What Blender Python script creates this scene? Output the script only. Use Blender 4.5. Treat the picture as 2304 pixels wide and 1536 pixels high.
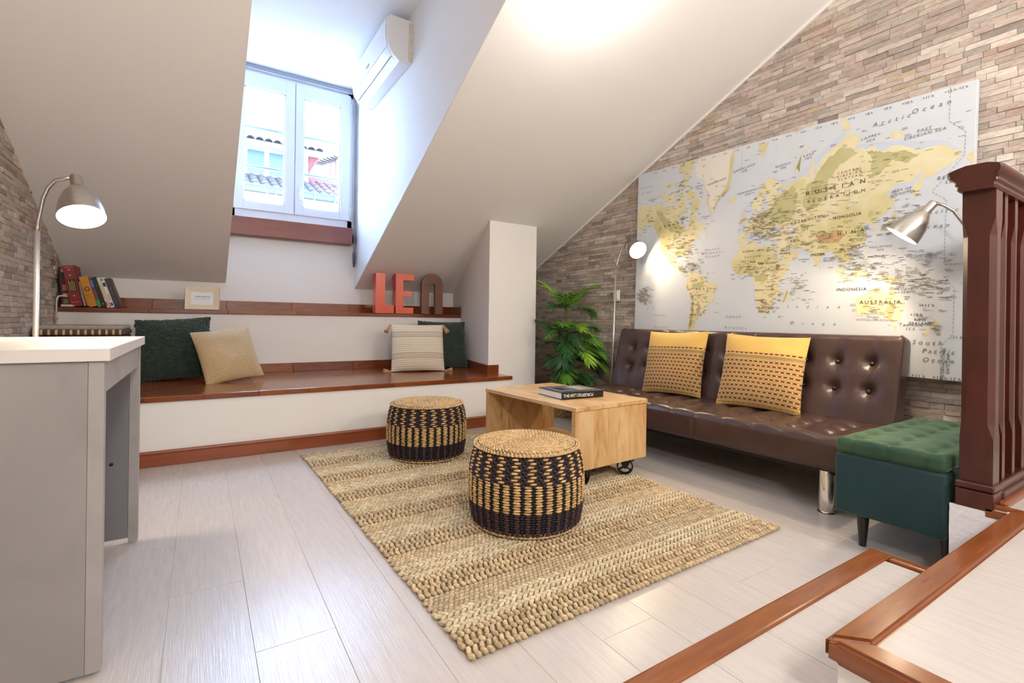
import bpy, bmesh, math, random
import numpy as np
from mathutils import Vector, Matrix, noise as mnoise
random.seed(11)
rng = np.random.default_rng(11)
S = bpy.context.scene
for o in list(bpy.data.objects):
    bpy.data.objects.remove(o)
COL = S.collection
R = math.radians

# ------------------------------------------------------------------ camera
YAW, ROLL, EYE = 0.5692, 0.01306, 0.915
cd = bpy.data.cameras.new('camera')
cam = bpy.data.objects.new('camera', cd)
COL.objects.link(cam)
cd.sensor_width = 31.0
cd.lens = 31.0 * 1094.1 / 2304.0
cd.shift_y = -(768 - 721.8) / 2304.0
cd.clip_start = 0.02
cd.clip_end = 200
cam.matrix_world = (Matrix.Translation((0, 0, EYE)) @ Matrix.Rotation(-YAW, 4, 'Z')
                    @ Matrix.Rotation(R(90), 4, 'X') @ Matrix.Rotation(ROLL, 4, 'Z'))
S.camera = cam

# ------------------------------------------------------------------ world and exposure
W = bpy.data.worlds.new('sky')
S.world = W
W.use_nodes = True
wb = W.node_tree.nodes['Background']
wb.inputs[0].default_value = (0.43, 0.63, 1.0, 1)
wb.inputs[1].default_value = 31.0
S.view_settings.view_transform = 'Standard'
S.view_settings.look = 'None'
S.view_settings.gamma = 1.0
S.view_settings.use_curve_mapping = False
S.view_settings.exposure = 0.42
WARM = (1.0, 0.965, 0.915)

# ------------------------------------------------------------------ helpers
def lin(h):
    if isinstance(h, str):
        h = h.lstrip('#')
        h = [int(h[i:i + 2], 16) / 255 for i in (0, 2, 4)]
    return tuple((c / 12.92 if c <= .04045 else ((c + .055) / 1.055) ** 2.4) for c in h)

def tag(o, label=None, cat=None, group=None, kind=None):
    if label: o['label'] = label
    if cat: o['category'] = cat
    if group: o['group'] = group
    if kind: o['kind'] = kind
    return o

def thing(name, label, cat, loc=(0, 0, 0), rz=0.0, group=None):
    o = bpy.data.objects.new(name, None)
    COL.objects.link(o)
    o.empty_display_size = .1
    o.location = loc
    o.rotation_euler = (0, 0, rz)
    return tag(o, label, cat, group)

def link(name, me, mat=None, parent=None, smooth=False):
    o = bpy.data.objects.new(name, me)
    COL.objects.link(o)
    if mat is not None and not me.materials:
        me.materials.append(mat)
    if parent is not None:
        o.parent = parent
    if smooth:
        me.polygons.foreach_set('use_smooth', np.ones(len(me.polygons), bool))
    return o

def pyobj(name, v, f, mat, parent=None, smooth=False):
    me = bpy.data.meshes.new(name)
    me.from_pydata([tuple(p) for p in v], [], [tuple(q) for q in f])
    me.update()
    return link(name, me, mat, parent, smooth)

def npmesh(name, V, F):
    """V (n,3), F (m,k) all faces k sided"""
    V = np.asarray(V, np.float32)
    F = np.asarray(F, np.int32)
    me = bpy.data.meshes.new(name)
    me.vertices.add(len(V))
    me.vertices.foreach_set('co', V.ravel())
    k = F.shape[1]
    me.loops.add(F.size)
    me.loops.foreach_set('vertex_index', F.ravel())
    me.polygons.add(len(F))
    me.polygons.foreach_set('loop_start', np.arange(0, F.size, k, dtype=np.int32))
    me.polygons.foreach_set('loop_total', np.full(len(F), k, np.int32))
    me.update(calc_edges=True)
    me.shade_flat()
    return me

def tint(me, cols):
    a = me.attributes.new('tint', 'FLOAT_COLOR', 'POINT')
    c = np.ones((len(me.vertices), 4), np.float32)
    c[:, :3] = cols
    a.data.foreach_set('color', c.ravel())

def _sphere(seg, rings):
    v = [(0, 0, 1)]
    for i in range(1, rings):
        t = math.pi * i / rings
        for j in range(seg):
            a = 2 * math.pi * j / seg
            v.append((math.sin(t) * math.cos(a), math.sin(t) * math.sin(a), math.cos(t)))
    v.append((0, 0, -1))
    f = []
    for j in range(seg):
        f.append((0, 1 + j, 1 + (j + 1) % seg))
    for i in range(rings - 2):
        for j in range(seg):
            a, b = 1 + i * seg + j, 1 + i * seg + (j + 1) % seg
            c, d = a + seg, b + seg
            f += [(a, c, d), (a, d, b)]
    l = len(v) - 1
    for j in range(seg):
        f.append((l, l - seg + (j + 1) % seg, l - seg + j))
    return np.array(v, float), np.array(f, int)

def lumps(name, C, A, cols, mat, parent, seg=6, rings=4, kind='stuff'):
    """many small rounded strands: centres C, half axes A (n,3,3 columns), linear colours"""
    U, F = _sphere(seg, rings)
    C = np.asarray(C, float)
    V = C[:, None, :] + np.einsum('nij,mj->nmi', np.asarray(A, float), U)
    n, m = len(C), len(U)
    FF = (F[None] + (np.arange(n) * m)[:, None, None]).reshape(-1, 3)
    me = npmesh(name, V.reshape(-1, 3), FF)
    tint(me, np.repeat(np.asarray(cols), m, 0))
    o = link(name, me, mat, parent, True)
    if kind: o['kind'] = kind
    return o

class G:
    """collects shapes of one part into one mesh"""
    def __init__(s):
        s.bm = bmesh.new()
    def box(s, x, y, z, bev=0.0, seg=2, rot=None, piv=None):
        r = bmesh.ops.create_cube(s.bm, size=1)
        vs = r['verts']
        c = Vector(((x[0] + x[1]) / 2, (y[0] + y[1]) / 2, (z[0] + z[1]) / 2))
        for v in vs:
            v.co = Vector((v.co.x * (x[1] - x[0]), v.co.y * (y[1] - y[0]), v.co.z * (z[1] - z[0]))) + c
        if bev > 0:
            es = list({e for v in vs for e in v.link_edges})
            rr = bmesh.ops.bevel(s.bm, geom=es, offset=bev, segments=seg, affect='EDGES', profile=.5)
            vs = list({v for f in rr['faces'] for v in f.verts} | {v for v in vs if v.is_valid})
        if rot is not None:
            p = Vector(piv) if piv is not None else c
            for v in vs:
                v.co = p + rot @ (v.co - p)
        return s
    def tube(s, pts, r, seg=10, cap=True):
        pts = [Vector(p) for p in pts]
        rs = r if hasattr(r, '__len__') else [r] * len(pts)
        rings = []
        up = None
        for i, p in enumerate(pts):
            d = (pts[min(i + 1, len(pts) - 1)] - pts[max(i - 1, 0)]).normalized()
            if up is None:
                up = Vector((0, 0, 1)) if abs(d.z) < .9 else Vector((1, 0, 0))
            a = d.cross(up)
            if a.length < 1e-6:
                a = d.orthogonal()
            a.normalize()
            b = d.cross(a).normalized()
            up = -b if up.dot(b) < 0 else b
            a = d.cross(up).normalized()
            rings.append([s.bm.verts.new(p + (a * math.cos(2 * math.pi * k / seg) + up * math.sin(2 * math.pi * k / seg)) * rs[i]) for k in range(seg)])
        for u, w in zip(rings, rings[1:]):
            for k in range(seg):
                s.bm.faces.new((u[k], u[(k + 1) % seg], w[(k + 1) % seg], w[k]))
        if cap:
            s.bm.faces.new(rings[0][::-1])
            s.bm.faces.new(rings[-1])
        return s
    def lathe(s, prof, seg=32, c=(0, 0, 0), mat=None):
        """prof: (radius, height) pairs turned about the z axis; mat: extra matrix"""
        rings = []
        M4 = mat if mat is not None else Matrix.Identity(4)
        c = Vector(c)
        for r, z in prof:
            if r < 1e-6:
                rings.append([s.bm.verts.new(M4 @ Vector((0, 0, z)) + c)])
            else:
                rings.append([s.bm.verts.new(M4 @ Vector((r * math.cos(2 * math.pi * k / seg), r * math.sin(2 * math.pi * k / seg), z)) + c) for k in range(seg)])
        for u, w in zip(rings, rings[1:]):
            if len(u) == 1 and len(w) == 1:
                continue
            for k in range(seg):
                k2 = (k + 1) % seg
                if len(u) == 1:
                    s.bm.faces.new((u[0], w[k], w[k2]))
                elif len(w) == 1:
                    s.bm.faces.new((u[k], w[0], u[k2]))
                else:
                    s.bm.faces.new((u[k], w[k], w[k2], u[k2]))
        return s
    def prism(s, poly, d, off=(0, 0, 0)):
        """polygon of 3d points pushed along vector d"""
        d = Vector(d)
        a = [s.bm.verts.new(Vector(p) + Vector(off)) for p in poly]
        b = [s.bm.verts.new(Vector(p) + Vector(off) + d) for p in poly]
        s.bm.faces.new(a)
        s.bm.faces.new(b[::-1])
        n = len(a)
        for i in range(n):
            s.bm.faces.new((a[i], b[i], b[(i + 1) % n], a[(i + 1) % n]))
        return s
    def done(s, name, mat, parent=None, smooth=False, angle=None):
        bmesh.ops.recalc_face_normals(s.bm, faces=s.bm.faces[:])
        me = bpy.data.meshes.new(name)
        s.bm.to_mesh(me)
        s.bm.free()
        o = link(name, me, mat, parent, smooth)
        if angle:
            me.polygons.foreach_set('use_smooth', np.ones(len(me.polygons), bool))
            me.set_sharp_from_angle(angle=R(angle))
        return o

def box(name, mat, parent, x, y, z, bev=0.0, seg=2, **k):
    return G().box(x, y, z, bev, seg, **k).done(name, mat, parent)

def rec(x0, x1, a0, a1):
    return x0 + (x1 - x0) * a0, x0 + (x1 - x0) * a1

# ------------------------------------------------------------------ materials
class X:
    """tiny expression wrapper for math nodes"""
    def __init__(s, nt, sock): s.nt, s.s = nt, sock
    def _m(s, op, *a, clamp=False):
        n = s.nt.nodes.new('ShaderNodeMath'); n.operation = op; n.use_clamp = clamp
        for i, q in enumerate((s,) + a):
            if isinstance(q, X): s.nt.links.new(q.s, n.inputs[i])
            else: n.inputs[i].default_value = q
        return X(s.nt, n.outputs[0])
    def __add__(s, o): return s._m('ADD', o)
    def __sub__(s, o): return s._m('SUBTRACT', o)
    def __mul__(s, o): return s._m('MULTIPLY', o)
    def gt(s, o): return s._m('GREATER_THAN', o)
    def lt(s, o): return s._m('LESS_THAN', o)
    def frac(s): return s._m('FRACT')
    def floor(s): return s._m('FLOOR')
    def mod(s, o): return s._m('MODULO', o)
    def band(s, a, b): return s.gt(a) * s.lt(b)

def newmat(name):
    m = bpy.data.materials.new(name)
    m.use_nodes = True
    nt = m.node_tree
    return m, nt, nt.nodes['Principled BSDF']

def mixc(nt, fac, a, b):
    n = nt.nodes.new('ShaderNodeMix'); n.data_type = 'RGBA'
    for sock, val in ((n.inputs[0], fac), (n.inputs[6], a), (n.inputs[7], b)):
        if isinstance(val, X): nt.links.new(val.s, sock)
        elif isinstance(val, bpy.types.NodeSocket): nt.links.new(val, sock)
        elif isinstance(val, (int, float)): sock.default_value = val
        else: sock.default_value = (*val[:3], 1)
    return n.outputs[2]

def coords(nt, scale=(1, 1, 1), kind='Object'):
    tc = nt.nodes.new('ShaderNodeTexCoord')
    mp = nt.nodes.new('ShaderNodeMapping')
    mp.inputs['Scale'].default_value = scale
    nt.links.new(tc.outputs[kind], mp.inputs[0])
    return mp.outputs[0]

def noise_n(nt, vec, scale, detail=4, rough=.6, dist=0.0):
    n = nt.nodes.new('ShaderNodeTexNoise')
    n.inputs['Scale'].default_value = scale
    n.inputs['Detail'].default_value = detail
    n.inputs['Roughness'].default_value = rough
    n.inputs['Distortion'].default_value = dist
    nt.links.new(vec, n.inputs['Vector'])
    return n.outputs[0]

def ramp(nt, fac, stops, interp='LINEAR'):
    r = nt.nodes.new('ShaderNodeValToRGB')
    r.color_ramp.interpolation = interp
    el = r.color_ramp.elements
    while len(el) < len(stops): el.new(.5)
    for e, (p, c) in zip(el, stops):
        e.position = p; e.color = (*c[:3], 1)
    nt.links.new(fac.s if isinstance(fac, X) else fac, r.inputs[0])
    return r.outputs[0]

def bump_n(nt, b, h, strength, dist=.01):
    n = nt.nodes.new('ShaderNodeBump')
    n.inputs['Strength'].default_value = strength
    n.inputs['Distance'].default_value = dist
    nt.links.new(h, n.inputs['Height'])
    nt.links.new(n.outputs[0], b.inputs['Normal'])

def M(name, c, rough=.6, metal=0.0, c2=None, sc=6.0, stretch=(1, 1, 1), bump=0.0, bsc=None, coat=0.0, spec=.5, sheen=0.0, dist=0.0, lo=.35, hi=.65):
    m, nt, b = newmat(name)
    b.inputs['Roughness'].default_value = rough
    b.inputs['Metallic'].default_value = metal
    b.inputs['Coat Weight'].default_value = coat
    b.inputs['Coat Roughness'].default_value = .15
    b.inputs['Specular IOR Level'].default_value = spec
    if sheen:
        b.inputs['Sheen Weight'].default_value = sheen
        b.inputs['Sheen Roughness'].default_value = .4
    b.inputs['Base Color'].default_value = (*lin(c), 1)
    v = None
    if c2:
        v = coords(nt, stretch)
        f = noise_n(nt, v, sc, dist=dist)
        nt.links.new(ramp(nt, f, [(lo, lin(c)), (hi, lin(c2))]), b.inputs['Base Color'])
    if bump:
        v = v or coords(nt, stretch)
        bump_n(nt, b, noise_n(nt, v, bsc or sc * 4, 3), bump)
    return m

def tintmat(name, rough=.8, sc=40, amt=.35, bump=.3, sheen=0.0, metal=0.0):
    m, nt, b = newmat(name)
    b.inputs['Roughness'].default_value = rough
    a = nt.nodes.new('ShaderNodeAttribute'); a.attribute_name = 'tint'
    v = coords(nt)
    f = noise_n(nt, v, sc, 3)
    k = nt.nodes.new('ShaderNodeMix'); k.data_type = 'RGBA'; k.blend_type = 'MULTIPLY'
    k.inputs[0].default_value = 1
    nt.links.new(a.outputs[0], k.inputs[6])
    nt.links.new(ramp(nt, f, [(.3, (1 - amt,) * 3), (.7, (1 + amt * .4,) * 3)]), k.inputs[7])
    nt.links.new(k.outputs[2], b.inputs['Base Color'])
    if sheen: b.inputs['Sheen Weight'].default_value = sheen
    if bump: bump_n(nt, b, noise_n(nt, v, sc * 1.5, 3), bump)
    return m

def emit(name, c, strength):
    m, nt, b = newmat(name)
    b.inputs['Base Color'].default_value = (*c, 1)
    b.inputs['Emission Color'].default_value = (*c, 1)
    b.inputs['Emission Strength'].default_value = strength
    return m

white_wall = M('white plaster', '#ece9e6', .75, bump=.03, bsc=60)
slope_paint = M('ceiling plaster', '#f3f0ed', .8, bump=.06, bsc=45)
red_wood = M('red brown varnished wood', '#6e2f18', .28, c2='#8d4a22', sc=3, stretch=(1.2, 14, 14), coat=.35, bump=.03)
red_wood_y = M('red brown varnished wood lengthwise', '#74351a', .26, c2='#8a4722', sc=3, stretch=(14, 1.2, 14), coat=.35, bump=.03)
dark_rail = M('dark oxblood painted wood', '#3d150e', .28, c2='#4a1d14', sc=5, stretch=(4, 4, 1), coat=.3, bump=.04, bsc=40)
nosing_mat = M('orange brown varnished wood', '#743b18', .24, c2='#884d22', sc=3, stretch=(1.5, 12, 12), coat=.4, bump=.02)
nosing_y = M('orange brown varnished wood across', '#743b18', .24, c2='#874c20', sc=3, stretch=(12, 1.5, 12), coat=.4, bump=.02)
base_mat = M('red brown baseboard', '#84401f', .3, c2='#944c27', sc=3, stretch=(1, 12, 12), coat=.25)
chrome = M('chrome', '#e6e4e2', .08, 1.0)
steel = M('brushed steel', '#b3b0ab', .3, 1.0, c2='#c8c5c0', sc=30, stretch=(1, 1, 12))
pole_mat = M('silver lacquered pole', '#cfcdca', .28, .7)
black_iron = M('black iron', '#17171a', .45, .3)
black_plastic = M('black plastic', '#1b1b1f', .45)
white_plastic = M('white plastic', '#efeeec', .35)
glass_mat = None
def glass(name='window glass', tintc=(1, 1, 1)):
    m = bpy.data.materials.new(name); m.use_nodes = True
    nt = m.node_tree; nt.nodes.clear()
    o = nt.nodes.new('ShaderNodeOutputMaterial'); mx = nt.nodes.new('ShaderNodeMixShader')
    t = nt.nodes.new('ShaderNodeBsdfTransparent'); g = nt.nodes.new('ShaderNodeBsdfGlossy')
    t.inputs[0].default_value = (*tintc, 1); g.inputs['Roughness'].default_value = .02
    mx.inputs[0].default_value = .05
    nt.links.new(t.outputs[0], mx.inputs[1]); nt.links.new(g.outputs[0], mx.inputs[2])
    nt.links.new(mx.outputs[0], o.inputs[0])
    return m
glass_mat = glass()

# ------------------------------------------------------------------ room measures (metres)
XL = -0.91                                   # left stone wall
def xr(y): return 3.345 - .03 * (y - 1.5)     # right stone wall stands slightly skew
YB, YW, ZK, TS = 3.645, 5.2, 1.228, math.tan(.441)
def zs(y): return ZK + TS * (YW - y)          # sloped ceiling
DX0, DX1, DZ = .19, 1.355, 3.28               # dormer
DY = YW - (DZ - ZK) / TS
YBACK, YFLAT = -2.6, .3
ZFLAT = zs(YFLAT)

def struct(o, label, cat): return tag(o, label, cat, kind='structure')

# ------------------------------------------------------------------ ceiling
g = G()
def slab(x0, x1, y0, y1, t=.08):
    g.prism([(x0, y0, zs(y0)), (x1, y0, zs(y0)), (x1, y1, zs(y1)), (x0, y1, zs(y1))], (0, t * .43, t * .9))
slab(-1.1, DX0 - .003, 5.4, YFLAT); slab(DX1 + .003, 3.7, 5.4, YFLAT); slab(DX0 - .003, DX1 + .003, DY, YFLAT)
g.box((-1.1, 3.7), (YBACK - .1, YFLAT + .03), (ZFLAT, ZFLAT + .08))
struct(g.done('ceiling', slope_paint), 'pale plastered sloping attic ceiling cut open by the dormer', 'ceiling')
struct(box('ceiling_dormer', white_wall, None, (DX0 - .08, DX1 + .08), (DY - .05, YW + .2), (DZ, DZ + .08)), 'flat white ceiling of the dormer above the window', 'ceiling')
for nm, x0, x1, lb in (('wall_dormer_left', DX0 - .07, DX0, 'white left cheek of the dormer'), ('wall_dormer_right', DX1, DX1 + .07, 'white triangular dormer cheek carrying the air conditioner')):
    g = G().prism([(x0, YW + .15, zs(YW + .15) + .006), (x0, YW + .15, DZ + .02), (x0, DY - .03, DZ + .02)], (x1 - x0, 0, 0))
    struct(g.done(nm, white_wall), lb, 'wall')
# ------------------------------------------------------------------ back wall with window opening
g = G()
g.box((XL - .1, 3.6), (YW, YW + .15), (-.02, ZK + .012)).box((DX0 - .02, DX1 + .02), (YW, YW + .15), (ZK + .012, 1.80))
g.box((DX0 - .02, DX1 + .02), (YW, YW + .15), (3.245, DZ + .03)).box((DX0 - .02, DX0 + .012), (YW, YW + .15), (1.7, 3.3)).box((1.31, DX1 + .02), (YW, YW + .15), (1.7, 3.3))
struct(g.done('wall_back', white_wall), 'low white knee wall running up under the dormer window', 'wall')
struct(box('wall_front', white_wall, None, (-1.1, 3.7), (YBACK - .1, YBACK), (-.02, ZFLAT + .05)), 'plain white wall behind the viewpoint', 'wall')
g = G().prism([(2.24, 3.9, 0), (2.77, 3.9, 0), (2.77, 5.21, 0), (2.50, 5.21, 0)], (0, 0, 1))
for v in g.bm.verts:
    if v.co.z > .5: v.co.z = zs(v.co.y) + .02
struct(g.done('wall_pillar', white_wall), 'white wall stub rising to the slope beside the bench', 'wall')

# ------------------------------------------------------------------ stone cladding on both side walls
stone_mat = None
def make_stone_mat():
    m, nt, b = newmat('split face stone')
    b.inputs['Roughness'].default_value = .85
    a = nt.nodes.new('ShaderNodeAttribute'); a.attribute_name = 'tint'
    v = coords(nt, (1, 1, 1.6))
    f = noise_n(nt, v, 22, 5, .65, .6)
    k = nt.nodes.new('ShaderNodeMix'); k.data_type = 'RGBA'; k.blend_type = 'MULTIPLY'; k.inputs[0].default_value = 1
    nt.links.new(a.outputs[0], k.inputs[6])
    nt.links.new(ramp(nt, f, [(.28, lin('#cfc8c2')), (.5, lin('#f2ece6')), (.72, lin('#ffffff'))]), k.inputs[7])
    nt.links.new(k.outputs[2], b.inputs['Base Color'])
    bump_n(nt, b, noise_n(nt, v, 40, 6, .65), .5, .004)
    return m
stone_mat = make_stone_mat()
mortar = M('dark stone joint', '#8a7d74', .95)
PAL = [((194, 183, 174), 5), ((208, 199, 190), 5), ((187, 174, 168), 4), ((199, 185, 179), 4), ((216, 209, 201), 4), ((174, 164, 157), 2), ((161, 151, 145), 1.3), ((191, 169, 157), .5), ((191, 179, 157), .6), ((181, 177, 171), 2.2), ((202, 189, 183), 4)]
PALC = np.array([lin([k / 255 for k in c]) for c, _ in PAL]); PALW = np.array([w for _, w in PAL]); PALW = PALW / PALW.sum()
def campix(p):
    q = cam.matrix_world.inverted() @ Vector(p)
    if q.z > -.05: return None
    return 1152 + 1094.1 * q.x / -q.z, 721.8 - 1094.1 * q.y / -q.z, -q.z

def cladding(wall, origin, ud, nd, u0, u1, z0, hide, dim=1.0):
    """split stones in courses; ud runs along the wall, nd points into the room"""
    ud, nd, origin = Vector(ud), Vector(nd), Vector(origin)
    stones = []
    z = z0
    while z < 3.7:
        h = random.choice((.026, .029, .031, .034))
        u = u0 - random.random() * .15
        while u < u1:
            l = random.choice((.06, .075, .09, .11, .13, .15, .17, .2)) * random.uniform(.85, 1.15)
            a, b = max(u, u0), min(u + l, u1)
            u += l
            if b - a < .012: continue
            p = origin + ud * ((a + b) / 2) + Vector((0, 0, z + h / 2))
            ya = min((origin + ud * a).y, (origin + ud * b).y)
            if z > zs(ya) + .01 or z > ZFLAT: continue
            if hide(p): continue
            d = .011 + random.random() ** 2.2 * .007
            stones.append((a, b, z, z + h, d))
        z += h
    out = []
    for a, b, za, zb, d in stones:
        e = .0004
        j = lambda s=.0016: random.uniform(-s, s)
        vs = []
        for (uu, zz) in ((a + e, za + e), (b - e, za + e), (b - e, zb - e), (a + e, zb - e)):
            vs.append(origin + ud * uu + Vector((0, 0, zz)))
        m = .0009
        for (uu, zz) in ((a + e + m * .4, za + e + m * .5), (b - e - m * .4, za + e + m * .5), (b - e - m * .4, zb - e - m * .5), (a + e + m * .4, zb - e - m * .5)):
            vs.append(origin + ud * uu + Vector((0, 0, zz)) + nd * (d + j(.0013)))
        c = PALC[rng.choice(len(PALC), p=PALW)] * rng.uniform(.86, 1.08) * dim
        ctr = sum((v for v in vs), Vector()) / 8
        px = campix(ctr); sc = 0
        if px and -30 < px[0] < 2330 and -30 < px[1] < 1560:
            view = (ctr - Vector((0, 0, EYE))).normalized()
            sc = (b - a) * (zb - za) * abs(view.dot(nd)) / px[2] ** 2
        out.append((sc, vs, c))
    out.sort(key=lambda t: -t[0])
    F = [(4, 5, 6, 7), (0, 1, 5, 4), (1, 2, 6, 5), (2, 3, 7, 6), (3, 0, 4, 7)]
    for sc, vs, c in out[:300]:
        ctr = sum(vs, Vector()) / 8
        me = npmesh('stone', [v - ctr for v in vs], F)
        tint(me, c)
        o = link('stone', me, stone_mat, wall); o.location = ctr
    rest = out[300:]
    V = np.array([[tuple(v) for v in vs] for _, vs, _ in rest]).reshape(-1, 3)
    FF = (np.array(F)[None] + (np.arange(len(rest)) * 8)[:, None, None]).reshape(-1, 4)
    me = npmesh('stone_field', V, FF)
    tint(me, np.repeat(np.array([c for _, _, c in rest]), 8, 0))
    o = link('stone_field', me, stone_mat, wall); o['kind'] = 'stuff'

ang = math.atan(.03)
def rwall(y): return Vector((xr(y), y, 0))
g = G().prism([(xr(-2.7) + .012, -2.7, -.02), (xr(5.4) + .012, 5.4, -.02), (xr(5.4) + .15, 5.4, -.02), (xr(-2.7) + .15, -2.7, -.02)], (0, 0, ZFLAT + .1))
wall_right = struct(g.done('wall_right', mortar), 'beige and pinkish split stone wall behind the world map', 'wall')
cladding(wall_right, rwall(YBACK) + Vector((.014, 0, 0)), Vector((-.03, 1, 0)).normalized(), Vector((-1, -.03, 0)).normalized(), 0, 7.8, 0,
         lambda p: (.95 < p.y < 2.95 and .72 < p.z < 2.06) or p.y < -.4 and random.random() < 0)
wall_left = struct(box('wall_left', mortar, None, (XL - .13, XL - .014), (YBACK - .1, 5.35), (-.02, ZFLAT + .1)), 'grey mauve split stone wall at the far left', 'wall')
cladding(wall_left, (XL - .014, YBACK, 0), (0, 1, 0), (1, 0, 0), 0, 7.8, 0, lambda p: False)

# pale edging strip where the slope meets the stone
g = G().prism([(xr(5.2) - .012, 5.2, zs(5.2)), (xr(.4) - .012, .4, zs(.4)), (xr(.4) - .012, .4, zs(.4) - .014), (xr(5.2) - .012, 5.2, zs(5.2) - .014)], (.02, 0, 0))
struct(g.done('trim_1', slope_paint), 'thin pale strip between the slope and the right stone wall', 'trim')

# ------------------------------------------------------------------ floors of white washed planks
def plank_mat():
    m, nt, b = newmat('white washed laminate')
    b.inputs['Roughness'].default_value = .23
    b.inputs['Specular IOR Level'].default_value = .5
    v = coords(nt, (14, 1.1, 1))
    f = noise_n(nt, v, 5, 8, .7, .4)
    v2 = coords(nt, (60, 1.5, 1))
    f2 = noise_n(nt, v2, 4, 4, .6, 1.0)
    c = ramp(nt, f, [(.3, lin('#b9b2ae')), (.55, lin('#c4bdb8')), (.75, lin('#ccc5c0'))])
    oi = nt.nodes.new('ShaderNodeObjectInfo')
    c2 = mixc(nt, X(nt, oi.outputs['Random']) * .25, c, lin('#bfb7b1'))
    nt.links.new(c2, b.inputs['Base Color'])
    bump_n(nt, b, f2, .22, .003)
    return m
plank = plank_mat()
joint_mat = M('plank joint', '#b1a9a3', .6)
floor = struct(box('floor', joint_mat, None, (-1.05, 3.6), (YBACK - .1, 5.4), (-.06, -.0016)), 'white washed wooden plank floor', 'floor')
def planks(parent, x0, x1, y0, y1, z, th=.012, w=.212, name='plank', off=0.0):
    x = -1.985 + off
    i = 0
    while x < x1:
        a, b = max(x, x0), min(x + w, x1)
        if b - a > .01:
            y = y0 - ((i * .437) % 1.29)
            while y < y1:
                c, d = max(y, y0), min(y + 1.29, y1)
                if d - c > .01:
                    o = box(name, plank, parent, (-(b - a) / 2 + .0006, (b - a) / 2 - .0006), (-(d - c) / 2 + .0006, (d - c) / 2 - .0006), (-th, 0), .0007, 1)
                    o.location = ((a + b) / 2, (c + d) / 2, z)
                y += 1.29
        x += w; i += 1
planks(floor, XL, 2.34, .70, 3.66, 0)
planks(floor, 2.34, 3.36, .55, 5.2, 0)

# ------------------------------------------------------------------ steps and platform on the right
t = thing('stair_step', 'low step of white washed planks edged in brown wood', 'step')
G().box((XL, 1.93), (.455, .715), (.0, .137)).box((XL, 1.028), (-1.0, .455), (0, .137)).done('riser', white_wall, t)
planks(t, XL, 1.885, .455, .675, .15); planks(t, XL, 1.02, -.9, .455, .15)
box('nosing', nosing_mat, t, (XL, 1.942), (.672, .737), (.128, .157), .009, 3)
box('nosing', nosing_y, t, (1.897, 1.942), (.47, .672), (.128, .157), .009, 3)

t = thing('stair_platform', 'raised platform of white washed planks with thick brown nosing', 'platform')
G().box((1.05, 2.275), (-1.6, .45), (.0, .287)).box((2.275, 3.36), (-1.6, .60), (0, .287)).done('riser', white_wall, t)
planks(t, 1.09, 2.255, -1.5, .405, .30, off=.05); planks(t, 2.255, 3.34, -1.5, .50, .30, off=.05)
g = G().prism([(1.03, .468, .262), (1.095, .403, .262), (2.31, .403, .262), (2.25, .468, .262)], (0, 0, .047))
bmesh.ops.bevel(g.bm, geom=g.bm.edges[:], offset=.010, segments=3, affect='EDGES')
g.done('nosing', nosing_mat, t)
g = G().prism([(1.03, .468, .262), (1.03, -1.5, .262), (1.095, -1.5, .262), (1.095, .403, .262)], (0, 0, .047))
bmesh.ops.bevel(g.bm, geom=g.bm.edges[:], offset=.010, segments=3, affect='EDGES')
g.done('nosing', nosing_y, t)
g = G().prism([(2.25, .468, .262), (2.31, .403, .262), (2.31, .53, .262), (2.25, .53, .262)], (0, 0, .047))
bmesh.ops.bevel(g.bm, geom=g.bm.edges[:], offset=.010, segments=3, affect='EDGES')
g.done('nosing', nosing_y, t)
def rough_plaster():
    g = G()
    n = 14
    vs = [[g.bm.verts.new((2.252 + random.uniform(-.002, .002), .47 + (.615 - .47) * j / n, .0 + .29 * i / n)) for j in range(n + 1)] for i in range(n + 1)]
    vs[0]; 
    for i in range(n):
        for j in range(n):
            g.bm.faces.new((vs[i][j], vs[i][j + 1], vs[i + 1][j + 1], vs[i + 1][j]))
    g.box((2.256, 2.28), (.47, .615), (.0, .285))
    return g
rough_plaster().done('plaster_end', M('rough white plaster', '#e9e6ea', .85, bump=.5, bsc=30), t, True)
box('baseboard', red_wood_y, t, (2.232, 2.252), (.47, .62), (0, .10), .004)

# ------------------------------------------------------------------ balustrade
t = thing('balustrade', 'dark red wooden balustrade with newel post and moulded handrail', 'railing', (2.25, .55, .285))
def chamfer_post(w, d, h, z0, bottom=.0, c=.016, up=.10):
    """square post with stopped chamfers"""
    g = G()
    def ring(z, k):
        a, b = w / 2, d / 2
        pts = [(-a, -b + k), (-a, b - k), (-a + k, b), (a - k, b), (a, b - k), (a, -b + k), (a - k, -b), (-a + k, -b)]
        return [g.bm.verts.new((x, y, z)) for x, y in pts]
    e = .0008
    zz = [(z0, e), (z0 + .16, e), (z0 + .21, c), (z0 + h - up - .06, c), (z0 + h - up, e), (z0 + h, e)]
    rs = [ring(z, k) for z, k in zz]
    for u, v in zip(rs, rs[1:]):
        for i in range(8):
            g.bm.faces.new((u[i], u[(i + 1) % 8], v[(i + 1) % 8], v[i]))
    g.bm.faces.new(rs[0]); g.bm.faces.new(rs[-1][::-1])
    return g
p = chamfer_post(.07, .088, 1.02, .085).done('newel_post', dark_rail, t); p.location = (.052, .0, 0)
box('newel_base', dark_rail, t, (0, .105), (-.05, .05), (.004, .066), .004)
box('newel_base_moulding', dark_rail, t, (-.002, .108), (-.052, .052), (.068, .092), .007, 3)
for i in range(8):
    b = chamfer_post(.034, .075, 1.02, .085, c=.010).done('baluster', dark_rail, t); b.location = (.165 + i * .125, 0, 0)
box('bottom_rail', dark_rail, t, (.10, 1.08), (-.048, .048), (.068, .09), .006, 3)
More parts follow.
